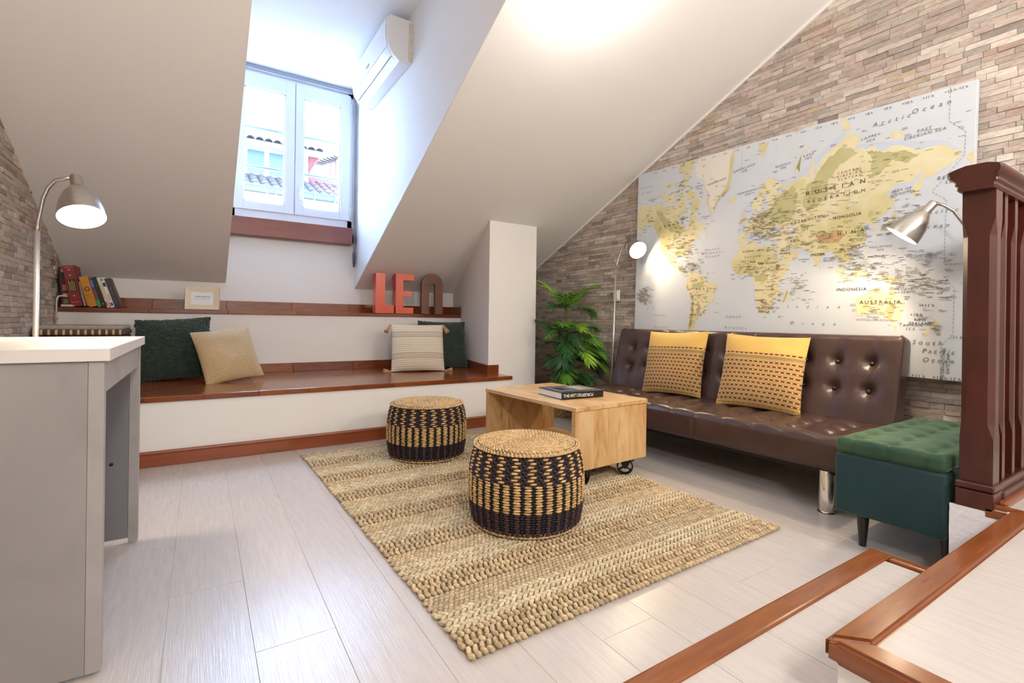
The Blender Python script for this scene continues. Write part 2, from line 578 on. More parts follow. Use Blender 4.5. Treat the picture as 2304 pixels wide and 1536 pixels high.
box('bottom_rail_moulding', dark_rail, t, (.10, 1.08), (-.056, -.040), (.02, .06), .007, 3)
box('plinth_rail', dark_rail, t, (.10, 1.08), (-.046, .046), (.004, .07), .003)
box('floor_moulding', red_wood, t, (.06, 1.08), (-.072, -.046), (.005, .035), .008, 2)
prof = [(-.046, 1.10), (-.052, 1.108), (-.05, 1.118), (-.058, 1.124), (-.056, 1.134), (-.066, 1.142), (-.073, 1.155), (-.072, 1.170), (-.06, 1.181), (-.03, 1.188),
        (.03, 1.188), (.06, 1.181), (.072, 1.170), (.073, 1.155), (.066, 1.142), (.056, 1.134), (.058, 1.124), (.05, 1.118), (.052, 1.108), (.046, 1.10)]
g = G()
rs = []
for x, k in ((-.02, 0), (-.012, 1), (1.085, 1)):
    pts = []
    for y, z in prof:
        if k == 0: y *= .9
        xo = x - (abs(y) / .073 if False else 0) 
        pts.append(g.bm.verts.new((xo - (.02 if (k < 2 and 1.14 < z < 1.175 and x < .5) else 0), y, z)))
    rs.append(pts)
for u, v in zip(rs, rs[1:]):
    for i in range(len(prof)):
        g.bm.faces.new((u[i], u[(i + 1) % len(prof)], v[(i + 1) % len(prof)], v[i]))
g.bm.faces.new(rs[0]); g.bm.faces.new(rs[-1][::-1])
g.done('handrail', dark_rail, t, angle=40)

# ------------------------------------------------------------------ built in bench and ledge under the dormer
def strip_mat(name, cs):
    m, nt, b = newmat(name)
    b.inputs['Roughness'].default_value = .22
    b.inputs['Coat Weight'].default_value = .4; b.inputs['Coat Roughness'].default_value = .12
    oi = nt.nodes.new('ShaderNodeObjectInfo')
    base = ramp(nt, X(nt, oi.outputs['Random']), [(i / (len(cs) - 1), lin(c)) for i, c in enumerate(cs)])
    f = noise_n(nt, coords(nt, (2, 22, 22)), 3, 5, .65, .5)
    k = nt.nodes.new('ShaderNodeMix'); k.data_type = 'RGBA'; k.blend_type = 'MULTIPLY'; k.inputs[0].default_value = 1
    nt.links.new(base, k.inputs[6])
    nt.links.new(ramp(nt, f, [(.3, (.62, .58, .55)), (.65, (1.1, 1.08, 1.05))]), k.inputs[7])
    nt.links.new(k.outputs[2], b.inputs['Base Color'])
    bump_n(nt, b, f, .05, .004)
    return m
parq = strip_mat('brown parquet strip', ['#743619', '#85421e', '#93501f', '#7a3b20', '#8a4a26'])
t = thing('built_in_bench', 'long white built-in bench with brown parquet seat under the dormer', 'bench')
def xside(y): return 2.24 + (y - 3.9) * (.26 / 1.31)
g = G().prism([(XL, YB + .016, 0), (2.328, YB + .016, 0), (2.328, 3.898, 0), (2.238, 3.898, 0), (xside(4.85) - .003, 4.85, 0), (XL, 4.85, 0)], (0, 0, .392))
g.done('bench_front', white_wall, t)
rowy = YB + .02
i = 0
while rowy < 4.84:
    r2 = min(rowy + .115, 4.851)
    x = XL + .003 - ((i * .31) % .62)
    xe = 2.335 if r2 < 3.9 else xside(rowy) - .004
    while x < xe:
        a, b = max(x, XL + .002), min(x + .62, xe)
        if b - a > .02:
            o = box('seat_strip', parq, t, (-(b - a) / 2 + .0005, (b - a) / 2 - .0005), (-(r2 - rowy) / 2 + .0005, (r2 - rowy) / 2 - .0005), (-.03, 0), .0012, 1)
            o.location = ((a + b) / 2, (rowy + r2) / 2, .425)
        x += .62
    rowy = r2; i += 1
x = XL + .002
while x < 2.345:
    b = min(x + .31, 2.347)
    o = box('seat_edge', parq, t, (-(b - x) / 2, (b - x) / 2), (0, .02), (-.033, .001), .003, 2); o.location = ((b + x) / 2, YB, .425)
    x = b
for x0 in np.arange(XL + .01, 2.3, .54):
    b = min(x0 + .538, 2.42)
    o = box('backsplash', parq, t, (-(b - x0) / 2, (b - x0) / 2), (0, .016), (0, .08), .002); o.location = ((x0 + b) / 2, 4.836, .425)
g = G().prism([(xside(3.89) - .016, 3.884, .425), (xside(4.85) - .016, 4.85, .425), (xside(4.85), 4.85, .425), (xside(3.89), 3.9, .425)], (0, 0, .08)); g.done('backsplash', parq, t)
box('backsplash', parq, t, (2.226, 2.345), (3.884, 3.9), (.425, .505), .002)

t = thing('wall_ledge', 'high brown wooden ledge on a white plinth behind the bench', 'shelf')
g = G().prism([(XL, 4.852, .39), (xside(4.852) - .002, 4.852, .39), (xside(5.2) - .002, 5.198, .39), (XL, 5.198, .39)], (0, 0, .552)); g.done('ledge_plinth', white_wall, t)
x = XL + .006; i = 0
while x < 2.40:
    b = 2.425 if x + .56 > 2.35 else x + .55
    o = box('ledge_board', parq, t, (-(b - x) / 2, (b - x) / 2), (0, .345), (-.034, 0), .003); o.location = ((b + x) / 2, 4.838, .975)
    b2 = xside(5.18) - .019 if b > 2.41 else b
    o = box('ledge_backsplash', parq, t, (-(b2 - x) / 2, (b2 - x) / 2), (0, .018), (0, .092), .002); o.location = ((b2 + x) / 2, 5.18, .975)
    x = b + .001
G().prism([(xside(4.842) - .018, 4.842, .975), (xside(5.18) - .018, 5.18, .975), (xside(5.18), 5.18, .975), (xside(4.842), 4.842, .975)], (0, 0, .092)).done('ledge_backsplash', parq, t)
g = G(); g.tube([(x_, YB + .006, .085) for x_ in (XL, 2.34)], .012, 8); g.box((XL, 2.34), (YB + .002, YB + .02), (0, .088), .003)
struct(g.done('baseboard_back', base_mat), 'red brown baseboard along the foot of the bench', 'baseboard')
# ------------------------------------------------------------------ window
upvc = M('white painted window frame', '#e4e9f2', .35)
upvc_d = M('window gasket', '#8d98ac', .5)
t = struct(thing('window_1', 'white two-casement dormer window with clear glass', 'window', (0, 0, 0)), None, None)
g = G()
wx0, wx1, wz0, wz1, wm = .205, 1.312, 1.80, 3.243, .757
for a in (((wx0, wx0 + .05), (wz0, wz1)), ((wx1 - .05, wx1), (wz0, wz1)), ((wx0, wx1), (wz1 - .05, wz1)), ((wx0, wx1), (1.80, 1.93))):
    g.box(a[0], (5.17, 5.26), a[1], .004)
g.done('outer_frame', upvc, t)
def casement(x0, x1, gx0, gx1, hinge):
    z0, z1, gz0, gz1 = 1.925, 3.215, 2.0, 3.075
    g = G()
    for a in (((x0, gx0), (z0, z1)), ((gx1, x1), (z0, z1)), ((gx0 - .002, gx1 + .002), (gz1, z1)), ((gx0 - .002, gx1 + .002), (z0, gz0))):
        g.box(a[0], (5.150, 5.22), a[1], .004)
    c = g.done('casement', upvc, t)
    g = G()
    for a in (((gx0, gx0 + .012), (gz0, gz1)), ((gx1 - .012, gx1), (gz0, gz1)), ((gx0, gx1), (gz1 - .012, gz1)), ((gx0, gx1), (gz0, gz0 + .012))):
        g.box(a[0], (5.16, 5.21), a[1], .002)
    g.done('glazing_bead', upvc, c)
    box('pane', glass_mat, c, (gx0, gx1), (5.192, 5.196), (gz0, gz1))
    if hinge:
        for z in (2.0, 3.08):
            G().tube([(x1 + .004, 5.142, z - .055), (x1 + .004, 5.142, z + .055)], .008, 8).done('hinge', upvc, c, True)
    return c
casement(.24, wm - .003, .315, .672, False)
c = casement(wm + .003, 1.285, .832, 1.188, True)
box('astragal_gap', upvc_d, t, (wm - .003, wm + .003), (5.16, 5.2), (1.93, 3.2))
g = G().box((.795, .815), (5.138, 5.15), (2.07, 2.20), .004).box((.797, .813), (5.10, 5.14), (2.155, 2.175), .003).box((.796, .814), (5.098, 5.112), (2.06, 2.18), .006, 3)
g.done('window_handle', M('pale handle', '#eef0f5', .3), c)
box('threshold', upvc_d, t, (wx0, wx1), (5.165, 5.19), (1.842, 1.850))
o = box('trim_2', M('red brown painted beam', '#6e3126', .35, c2='#7d3a2c', sc=3, stretch=(1, 8, 8), coat=.2, bump=.06), None, (DX0 + .005, 1.305), (5.10, 5.215), (1.672, 1.846), .008)
struct(o, 'red brown timber beam below the dormer window', 'beam')
t = thing('roller_blind', 'rolled-up grey blind in a slim cassette above the dormer window', 'blind', (.757, 5.15, 3.245))
box('cassette', M('grey blind fabric', '#8f939c', .6), t, (-.56, .55), (-.02, .03), (0, .034), .004)
box('bottom_bar', upvc, t, (-.55, .54), (-.012, .012), (-.008, .0), .002)
t = thing('blind_strap', 'dark blind strap with winder hanging at the right of the window', 'strap', (1.327, 5.12, 1.45))
box('strap', M('grey woven strap', '#6f7684', .8), t, (-.007, .007), (.0, .003), (.15, 1.76))
g = G().lathe([(0, -.012), (.03, -.012), (.034, 0), (.03, .012), (0, .012)], 20, (0, 0, 0), Matrix.Rotation(R(90), 4, 'Y'))
for v in g.bm.verts: v.co.z = v.co.z * 2.2 + .09; v.co.y *= .6
g.box((-.008, .008), (-.004, .012), (.0, .04), .003).done('winder', M('dark blue grey plastic', '#3b4055', .4), t, True)
t = thing('window_guard', 'two pale horizontal guard bars outside the dormer window', 'guard bars', (.757, 5.41, 2.40))
for z in (0, .385):
    G().tube([(-.62, 0, z), (.62, 0, z)], .014, 10).done('bar', M('pale blue painted bar', '#485872', .4), t, True)
G().box((-.65, -.6), (-.06, .02), (-.5, .9)).box((.6, .65), (-.06, .02), (-.5, .9)).done('side_post', upvc, t)

# ------------------------------------------------------------------ houses outside
bright = M('white render', '#b4aea6', .8, c2='#a09a92', sc=3)
tile_mat = tintmat('clay roof tile', .85, 12, .35, .4)
house = thing('neighbour_house', 'white house across the street with tiled roof and blue dormer panes', 'house', (1.2, 10, 0))
box('facade', bright, house, (-3.5, 4.0), (.06, 2.2), (-4, 3.28))
g = G().prism([(-3.5, .0, 3.26), (4, .0, 3.26), (4, 2.2, 4.15), (-3.5, 2.2, 4.15)], (0, 0, -.06)); g.done('roof_slope', M('roof mortar', '#1f1a18', .9), house)
box('dormer_wall', bright, house, (-1.6, .76), (1.5, 3.0), (3.6, 4.46), .0)
for x0, x1 in ((-.82, -.5), (-.43, -.11), (-.02, .28), (.37, .60)):
    f = box('dormer_window', bright, house, (x0 - .03, x1 + .03), (1.46, 1.5), (3.90, 4.43), .004)
    box('pane', M('blue glazing', '#1d3350', .5), f, (x0, x1), (1.452, 1.458), (3.93, 4.41))
box('dormer_eave', bright, house, (-1.7, .98), (1.15, 3.1), (4.46, 4.53), .01)
box('dormer_side', M('red oxide render', '#561a14', .8), house, (.765, .80), (1.5, 3.0), (3.6, 4.46))
g = G().prism([(.76, 1.4, 4.46), (.97, 1.4, 4.46), (.76, 1.4, 4.18)], (0, 1.5, 0)); g.done('eave_bracket', M('red oxide soffit', '#5a1b14', .8), house)
def roof_tile(parent, loc, l=.42, r=.085, rx=0.0, rz=0.0, c='#9d8f88'):
    g = []
    n = 7
    V = []
    for j, y in enumerate((0, l)):
        rr = r * (1 if j == 0 else .86)
        for k in range(n):
            a = math.pi * k / (n - 1)
            V.append((rr * math.cos(a), y, rr * .8 * math.sin(a)))
        for k in range(n):
            a = math.pi * k / (n - 1)
            V.append(((rr - .014) * math.cos(a), y, (rr - .014) * .8 * math.sin(a)))
    F = []
    for k in range(n - 1):
        F += [(k, k + 1, 2 * n + k + 1, 2 * n + k), (n + k, 3 * n + k, 3 * n + k + 1, n + k + 1), (k, n + k, n + k + 1, k + 1)]
    me = npmesh('roof_tile', V, F)
    tint(me, np.array(lin(c)) * random.uniform(.75, 1.15))
    o = link('roof_tile', me, tile_mat, parent, True)
    o.location = loc; o.rotation_euler = (rx, 0, rz)
    return o
sl = math.atan(.89 / 2.2)
cols = ['#231f1d', '#1c1918', '#282220', '#201b17', '#251e1a']
for i in range(22):
    x = -1.2 + i * .172
    red = x > .75
    for j in range(5):
        if j > 3 and x < .75: continue
        y = .05 + j * .36
        roof_tile(house, (x, y, 3.27 + y * .405 + .012 * (5 - j) * 0), .42, .088, sl, 0, random.choice(['#3c1f1a', '#331915', '#42261e'] if (red and j > 0) else cols))
for i in range(16):
    x = -1.55 + i * .165
    roof_tile(house, (x, 1.12, 4.53), .6, .08, .2, 0, random.choice(cols))
g = G(); n = 8
for (xa, xb) in ((-3.4, 3.9),):
    V = []
    for x in (xa, xb):
        for k in range(n + 1):
            a = math.pi + math.pi * k / n
            V.append(g.bm.verts.new((x, -.03 + .075 * math.cos(a), 3.31 + .1 * math.sin(a))))
    for k in range(n): g.bm.faces.new((V[k], V[k + 1], V[n + 1 + k + 1], V[n + 1 + k]))
g.box((-3.4, 3.9), (-.115, -.100), (3.305, 3.325), .004)
g.done('gutter', M('zinc gutter', '#2c323c', .4, .3), house, True)
for x in (-.05, .62, 1.0):
    box('gutter_bracket', M('zinc bracket', '#8a92a4', .4, .3), house, (x - .008, x + .008), (-.118, .0), (3.2, 3.33), .002)
G().tube([(-.45, .3, 3.42), (-.33, .05, 3.36), (-.25, -.09, 3.32), (-.2, -.11, 3.18)], .012, 6).done('roof_cable', bright, house, True)
far = thing('far_house', 'far house with weathered pinkish wall and tiled ridge', 'house', (2.9, 14, 0))
V = [(-.55, 0, -4), (3, 0, -4), (3, 0, 5.9), (.3, 0, 5.42), (-.4, 0, 5.1)]
G().prism(V, (0, 2, 0)).done('gable_wall', M('weathered pink render', '#4a302b', .85, c2='#5f5349', sc=2.2, stretch=(2.5, 1, .6)), far)
box('side_strip', M('orange render', '#6d3a22', .8), far, (.2, 2.9), (-.03, 0), (3, 5.34))
for i in range(9):
    k = i / 8
    o = roof_tile(far, (-.42 + k * .75, -.06, 5.11 + k * .34), .5, .06, 0, R(-70), '#4a4038')
box('lower_roof', M('faded red roof', '#7a2f36', .8, c2='#6a3a55', sc=2), far, (-.95, 2.6), (-1.5, -.2), (3.6, 4.33))

# ------------------------------------------------------------------ air conditioner on the dormer cheek
ac_mat = M('white air conditioner plastic', '#eeeef0', .3, coat=.2)
t = thing('air_conditioner', 'white split air conditioner mounted on the dormer cheek', 'air conditioner', (DX1, 3.60, 2.90))
L = 1.0
prof = [(0, .0), (-.03, -.012), (-.10, -.01), (-.15, .03), (-.185, .09), (-.195, .16), (-.195, .29), (-.175, .315), (0, .315)]
g = G(); g.prism([(x, .012, z) for x, z in prof], (0, L - .024, 0))
g.done('body', ac_mat, t, angle=25)
pf = [(-.186, .092), (-.196, .16), (-.196, .285), (-.178, .312), (-.182, .318), (-.203, .29), (-.203, .16), (-.193, .088)]
G().prism([(x, .03, z) for x, z in pf], (0, L - .06, 0)).done('front_panel', ac_mat, t)
for y in (0, L - .02):
    G().prism([(x * 1.015, y, z * 1.01 - .002) for x, z in prof], (0, .02, 0)).done('end_cap', M('warm white plastic', '#e2e0df', .4), t, angle=25)
g = G().prism([(-.152, .04, .026), (-.187, .04, .086), (-.180, .04, .090), (-.146, .04, .030)], (-.006, L - .08, 0)); g.done('air_flap', M('pearl plastic', '#f5f5f6', .18, coat=.5), t)
g = G().prism([(-.098, .05, -.012), (-.150, .05, .026), (-.147, .05, .030), (-.095, .05, -.008)], (0, L - .1, 0)); g.done('lower_flap', ac_mat, t)
G().tube([(-.152, .05, .026), (-.152, L - .05, .026)], .0035, 6).done('outlet_slot', M('dark slot', '#3c3e44', .6), t)
box('badge', M('grey badge', '#8e9097', .4), t, (-.2045, -.202), (.46, .54), (.125, .137))
box('rear_bracket', M('aged plastic', '#d8d2c8', .5, c2='#c8b8a2', sc=14), t, (-.03, .0), (-.006, .012), (.0, .30), .003)

# ------------------------------------------------------------------ light switch
t = thing('light_switch', 'white light switch plate on the stone beside the floor lamp', 'switch', (xr(3.30) - .016, 3.30, 1.165), math.pi / 2)
box('plate', white_plastic, t, (-.04, .04), (0, .014), (-.052, .052), .004)
box('rocker', white_plastic, t, (-.024, .024), (.012, .02), (-.034, .034), .003)

# ------------------------------------------------------------------ ceiling light
def ceiling_spot(loc, label, power, tilt=True):
    t = thing('ceiling_light', label, 'lamp', loc, 0, 'round white ceiling lights')
    m = Matrix.Rotation(-math.atan(TS) if tilt else 0, 4, 'X')
    G().lathe([(0, .0), (.085, .0), (.09, -.01), (.09, -.028), (.078, -.034), (.074, -.03)], 28, (0, 0, 0), m).done('housing', white_plastic, t, angle=40)
    G().lathe([(.074, -.031), (.05, -.040), (0, -.044)], 28, (0, 0, 0), m).done('diffuser', emit('lit opal diffuser', (1, .9, .75), 12), t, True)
    l = bpy.data.lights.new('bulb', 'POINT'); l.energy = power; l.color = WARM; l.shadow_soft_size = .08
    o = bpy.data.objects.new('bulb', l); COL.objects.link(o); o.parent = t
    o.location = m @ Vector((0, 0, -.22))
ceiling_spot((1.72, 1.93, zs(1.93)), 'round white ceiling light on the slope above the rug', 10)
def pendant(loc, drop, label, glow):  # unseen fill lamps, added so the slopes receive light from behind the viewpoint
    t = thing('fill_pendant', label, 'lamp', loc, 0, 'unseen globe lamps added to fill the slopes')
    G().lathe([(0, 0), (.05, 0), (.05, -.012), (.03, -.03), (0, -.032)], 24).done('canopy', white_plastic, t, angle=40)
    G().tube([(0, 0, -.02), (0, 0, -drop + .12)], .003, 6).done('cord', black_plastic, t)
    G().lathe([(0, -drop + .15), (.03, -drop + .15), (.035, -drop + .115), (0, -drop + .112)], 20).done('holder', steel, t, angle=40)
    G().lathe([(.12 * math.sin(math.pi * k / 16), -drop + .12 * math.cos(math.pi * k / 16)) for k in range(17)], 28).done('globe', emit('glowing fill globe', WARM, glow), t, True)
pendant((2.3, -.75, ZFLAT), 1.45, 'added globe pendant out of view above the platform, lighting the slopes', 115)
pendant((.15, -1.05, ZFLAT), 1.5, 'added globe pendant behind the viewpoint near the left wall, lighting the slopes', 150)
# ------------------------------------------------------------------ world map canvas
MU, MZ0, MZ1 = 2.213, .65, 2.195
mapy = (3.041 + .828) / 2
mroot = thing('map_canvas', 'large pale blue and yellow world map canvas on the stone wall', 'map', (xr(mapy) - .018, mapy, (MZ0 + MZ1) / 2))
# local x runs along the wall from left to right, local y points into the room, local z is up
mroot.matrix_world = Matrix.Translation((xr(mapy) - .018, mapy, (MZ0 + MZ1) / 2)) @ Matrix.Rotation(-math.pi / 2 + ang, 4, 'Z') @ Matrix.Rotation(R(1.05), 4, 'Y')
def merc(lat):
    lat = max(-70, min(81, lat)); return math.log(math.tan(math.pi / 4 + R(lat) / 2))
H2 = (MZ1 - MZ0) / 2
def ll(lon, lat):
    u = (lon + 166.1) / 363.4
    return ((u - .5) * MU, max(-H2 + .001, min(H2 - .001, 1.233 + .385 * merc(lat) - (MZ0 + MZ1) / 2)))
canvas = M('printed canvas sea', '#cfd4da', .75, c2='#c8ced6', sc=1.5, bump=.08, bsc=400)
FACE = -.0405
box('canvas', canvas, mroot, (-MU / 2, MU / 2), (-.04, 0), (-H2, H2), .003)
def landmat(name, a, b, c):
    m, nt, bs = newmat(name)
    bs.inputs['Roughness'].default_value = .75
    v = coords(nt)
    f = noise_n(nt, v, 7, 6, .65)
    f2 = noise_n(nt, v, 3.1, 3, .5)
    c1 = ramp(nt, f, [(.38, lin(a)), (.62, lin(b))])
    nt.links.new(mixc(nt, ramp(nt, f2, [(.5, (0, 0, 0)), (.62, (1, 1, 1))]), c1, lin(c)), bs.inputs['Base Color'])
    return m
land = landmat('printed land', '#d8cda2', '#ded6b4', '#c9c08c')
green = M('printed lowland', '#b3ae7c', .75, c2='#c0ba8a', sc=9)
brown = M('printed highland', '#b08a62', .75, c2='#c4a67a', sc=14)
ice = M('printed ice', '#ddd8cd', .75)
sea = M('printed sea patch', '#cfd4da', .75)
halo = M('printed shallow sea', '#c3cbd9', .75)
def blob(name, pts, m, lay, jit=0.0, sub=2):
    P = [ll(*p) for p in pts]
    Q = []
    n = len(P)
    for i in range(n):
        a, b = Vector(P[i]), Vector(P[(i + 1) % n])
        Q.append(a)
        for k in range(1, sub):
            q = a.lerp(b, k / sub)
            nn = Vector((-(b - a).y, (b - a).x)).normalized() if (b - a).length > 1e-6 else Vector((0, 0))
            Q.append(q + nn * random.uniform(-jit, jit) * min(1, (b - a).length / .03))
    y = FACE - .00035 * lay
    V = [(p[0], y, max(-H2 + .002, min(H2 - .002, p[1]))) for p in Q]
    return pyobj(name, V, [tuple(range(len(V)))[::-1]], m, mroot)
EURA = [(-5.6,36),(-9,37),(-9.5,38.7),(-8.8,41.5),(-9.2,43.1),(-4,43.5),(-1.5,43.4),(-1.2,45.8),(-4.7,48.2),(-1.5,48.7),(1.5,50.2),(4,51.8),(8,53.8),(8.2,57),(10.6,57.7),(10.5,55.5),(11,54),(14,54),(18.5,54.7),(21,55.5),(21.5,57.5),(24,57.2),(23.5,59.2),(29.5,59.9),(25,60.2),(22,60),(21.3,61.5),(22,63.2),(25.3,65),(22,65.8),(18,62.7),(17.2,60.7),(18.8,59.8),(16.5,57),(14.2,55.5),(12.8,55.5),(11.2,58.8),(10,59),(7,58),(5.2,59.5),(5,62),(10,64),(14,67.5),(19,69.8),(26,71.1),(31,70.2),(33.5,69.3),(41,67.5),(40,66.2),(34,66.6),(35,64.4),(38,64),(40.5,64.7),(40,65.5),(44,66),(44,68.3),(46,66.9),(54,68.3),(60,69),(65,69.2),(68.5,68.3),(67,69.7),(68,71.3),(70,73),(72.8,72.8),(72.5,70.5),(73.5,68),(71.5,66.5),(73,66.4),(75,68),(74.5,70),(76,71.8),(80,73.5),(87,75),(95,76),(104,77.7),(112,76.5),(113.5,75.5),(108,73.5),(113,73.8),(119,73),(126,73.5),(129,71),(133,71.5),(140,72.5),(150,71.5),(160,69.7),(170,70),(176,69.8),(180,68.9),(190,66.2),(186,64.6),(179.5,62.5),(177,62.5),(170.5,60),(163.5,59.8),(163,58),(162.5,56),(160,53),(156.7,51),(155.7,55),(156,57),(161,60.5),(164,62.3),(160,61.7),(155,59.3),(143,59.3),(135.5,54.7),(139.5,54.1),(141,52.5),(140.3,48.5),(136,44.5),(132,43.2),(129.7,41),(127.5,39.7),(129.3,37),(129,35.2),(126.4,34.5),(126.6,37.5),(125,39.5),(121.5,38.9),(121.8,40.8),(118,39.2),(119,37.2),(122.3,37),(119.3,35),(121,32.5),(121.9,30.9),(121.6,28.5),(119,25.5),(115,22.7),(110.5,21.2),(108,21.6),(105.8,19),(108.8,15.5),(109.2,12),(106.7,10.4),(104.8,8.7),(103,11),(100.9,13.4),(99.3,11),(100.2,8.3),(102.2,6.2),(103.4,4),(104.2,1.4),(101.5,2.8),(100.3,6),(98.5,8.3),(98.7,12),(97.6,16),(95.3,15.8),(94.3,18),(92,21),(90,22),(87,21.3),(85,19.5),(82.2,16.6),(80.2,15.5),(80,12.5),(77.6,8.1),(76,10.5),(74.5,14),(73,18),(72.7,21),(70.5,20.8),(69,22.3),(67.5,24),(66.5,25.3),(61.5,25.1),(57.2,26.8),(54,26.6),(51,28),(48.8,30.2),(48,29.5),(50.2,26.5),(51.5,24.5),(54,24.1),(56.3,26),(56.8,24.2),(59.8,22.5),(57.7,19),(55,17),(52,15.6),(45,12.8),(43.4,12.8),(42.7,16),(39.2,21),(35,28),(34.6,29.5),(32.6,30),(34.3,31.3),(36,35.5),(36,36.8),(32.5,36.1),(30.5,36.7),(27.5,36.8),(26.3,39),(27,40.4),(29,41),(31.3,41.2),(35,42),(38.5,40.9),(41.5,41.5),(38,44.4),(36.7,45.3),(39,47.2),(35,46.3),(36.4,45.4),(33.7,44.4),(32.7,46),(30.5,46),(28.6,43.8),(27.8,42.3),(28.2,41.4),(26.2,40.8),(23.9,40.3),(22.7,39.5),(24,37.8),(22.8,36.5),(21.3,37.8),(19.4,41),(17,43),(13.8,45),(12.3,45.3),(13.6,43.5),(16,42),(18.5,40.1),(16.8,40.4),(17,38.9),(15.7,38),(15.6,40),(12.5,41.7),(10.3,43.5),(8.7,44.4),(6,43.1),(3.2,43.2),(3.2,41.8),(0,40),(-.3,38.6),(-2,36.8)]
AFR = [(-5.9,35.8),(-2,35.2),(3,36.8),(10,37.3),(11,34),(15.2,32.3),(19,30.3),(22,32.8),(25,31.6),(31,31.5),(32.5,30),(35.5,24),(37.3,19),(39.5,15.2),(43.2,11.8),(51.2,11.8),(48,5),(43,-.5),(39.3,-5),(40.5,-11),(40.5,-15),(35.5,-20),(35.3,-24),(32.8,-26.5),(30.5,-31),(26,-33.8),(20,-34.8),(18.3,-33),(16,-28.5),(14.5,-22.5),(11.8,-17),(13.6,-12),(12.2,-6),(9,-1),(9.5,3.8),(5.5,4.4),(1,6),(-4,5.2),(-8,4.4),(-13,8.5),(-16.7,12.5),(-17.5,14.7),(-16.2,19.5),(-17,21),(-14.5,26),(-10,29.5),(-9.5,32)]
NAM = [(-165.5,64.5),(-162,66.3),(-165.5,68.3),(-156.5,71.3),(-141,69.6),(-128,70),(-115,68.2),(-108,68),(-97,68),(-94,72),(-86,69.5),(-81.5,69),(-87,64.5),(-94,61),(-94.7,58.7),(-92.5,57),(-85,55.3),(-82.2,53),(-80,51.3),(-79,54.5),(-76.7,57),(-78,60),(-78,62.3),(-70,61),(-65,58.5),(-61.5,56.5),(-56,53),(-58.5,51.2),(-66,50.2),(-69,48.5),(-64.3,48.9),(-65,46.5),(-61,45.5),(-65.7,43.6),(-67,44.8),(-70.5,43.3),(-70,41.7),(-74,40.5),(-76,37),(-75.6,35.3),(-81,31.5),(-80.2,26.5),(-81,25.2),(-82.7,28),(-84,30),(-89.5,30),(-94,29.5),(-97.3,27.5),(-97.5,22.5),(-95.5,18.7),(-91.5,18.5),(-90.3,21),(-87,21.5),(-88.2,17.5),(-88.5,15.8),(-83.3,15),(-83.7,11),(-82,9),(-79.5,9.5),(-77.4,8.7),(-78,7.3),(-80.3,7.4),(-83,8.3),(-85.7,10.2),(-87.5,12.9),(-92,14.5),(-96,15.8),(-101.5,17.6),(-105.6,20.3),(-105.5,23),(-109.3,26),(-113,31),(-114.7,31.5),(-111.5,26),(-109.5,23),(-112.2,25),(-115,28.5),(-117.2,32.7),(-121,35.3),(-124,40),(-124,46),(-123,49),(-128,51),(-130.5,54.7),(-135,58.5),(-141,60),(-148,60.5),(-152,59),(-158,56.3),(-164,54.6),(-160,57),(-157.3,58.7),(-162,59),(-165,61)]
SAM = [(-77.4,8.7),(-75.5,10.7),(-72,12),(-71.5,10.8),(-68,11),(-62,10.6),(-57,6),(-51.5,4.3),(-50,0),(-44,-2.7),(-38.5,-3.7),(-35,-6),(-35,-9),(-38.8,-13),(-39.3,-18),(-41,-22),(-45,-23.7),(-48.6,-26),(-50,-29.5),(-53.5,-34),(-57,-34.6),(-58,-36.5),(-57.6,-38.2),(-62,-39),(-65,-41),(-63.7,-42.7),(-67,-46),(-65.8,-47.5),(-69,-51.5),(-68.3,-53),(-65.5,-54.8),(-70,-55.3),(-74.5,-52),(-75.5,-47),(-73.5,-42),(-73.5,-37),(-71.5,-32),(-70.3,-24),(-70.3,-18.3),(-76,-14),(-79.8,-7),(-81.2,-4.5),(-80,-2),(-80,1),(-77.3,4),(-77.5,7)]
AUS = [(142.5,-10.7),(143.7,-14.3),(146,-18.8),(149.5,-22),(153,-25.3),(153.5,-28.5),(151.5,-33),(150,-37.4),(146.3,-39),(143.5,-38.8),(140.5,-38),(138,-35.6),(137.8,-33),(135.5,-34.8),(131,-31.5),(126,-32.3),(123.5,-34),(118,-35),(115,-34.3),(115.7,-31.5),(113.5,-26),(114,-22),(117,-20.6),(122,-18),(124,-16.2),(127,-14),(129.5,-14.9),(131,-12.2),(136.8,-12.2),(135.5,-14.8),(139.5,-17.5),(141,-16),(141.6,-12.6)]
GRE = [(-44,59.9),(-49,61.5),(-52,65),(-54,68.5),(-51,70),(-55,72),(-58,75.5),(-68,76),(-72,78.3),(-65,80.3),(-60,81),(-35,81),(-20,80.9),(-18,79),(-20,75.5),(-22,72),(-26,70.2),(-22,70.5),(-32,68),(-38,65.8),(-41,63.5)]
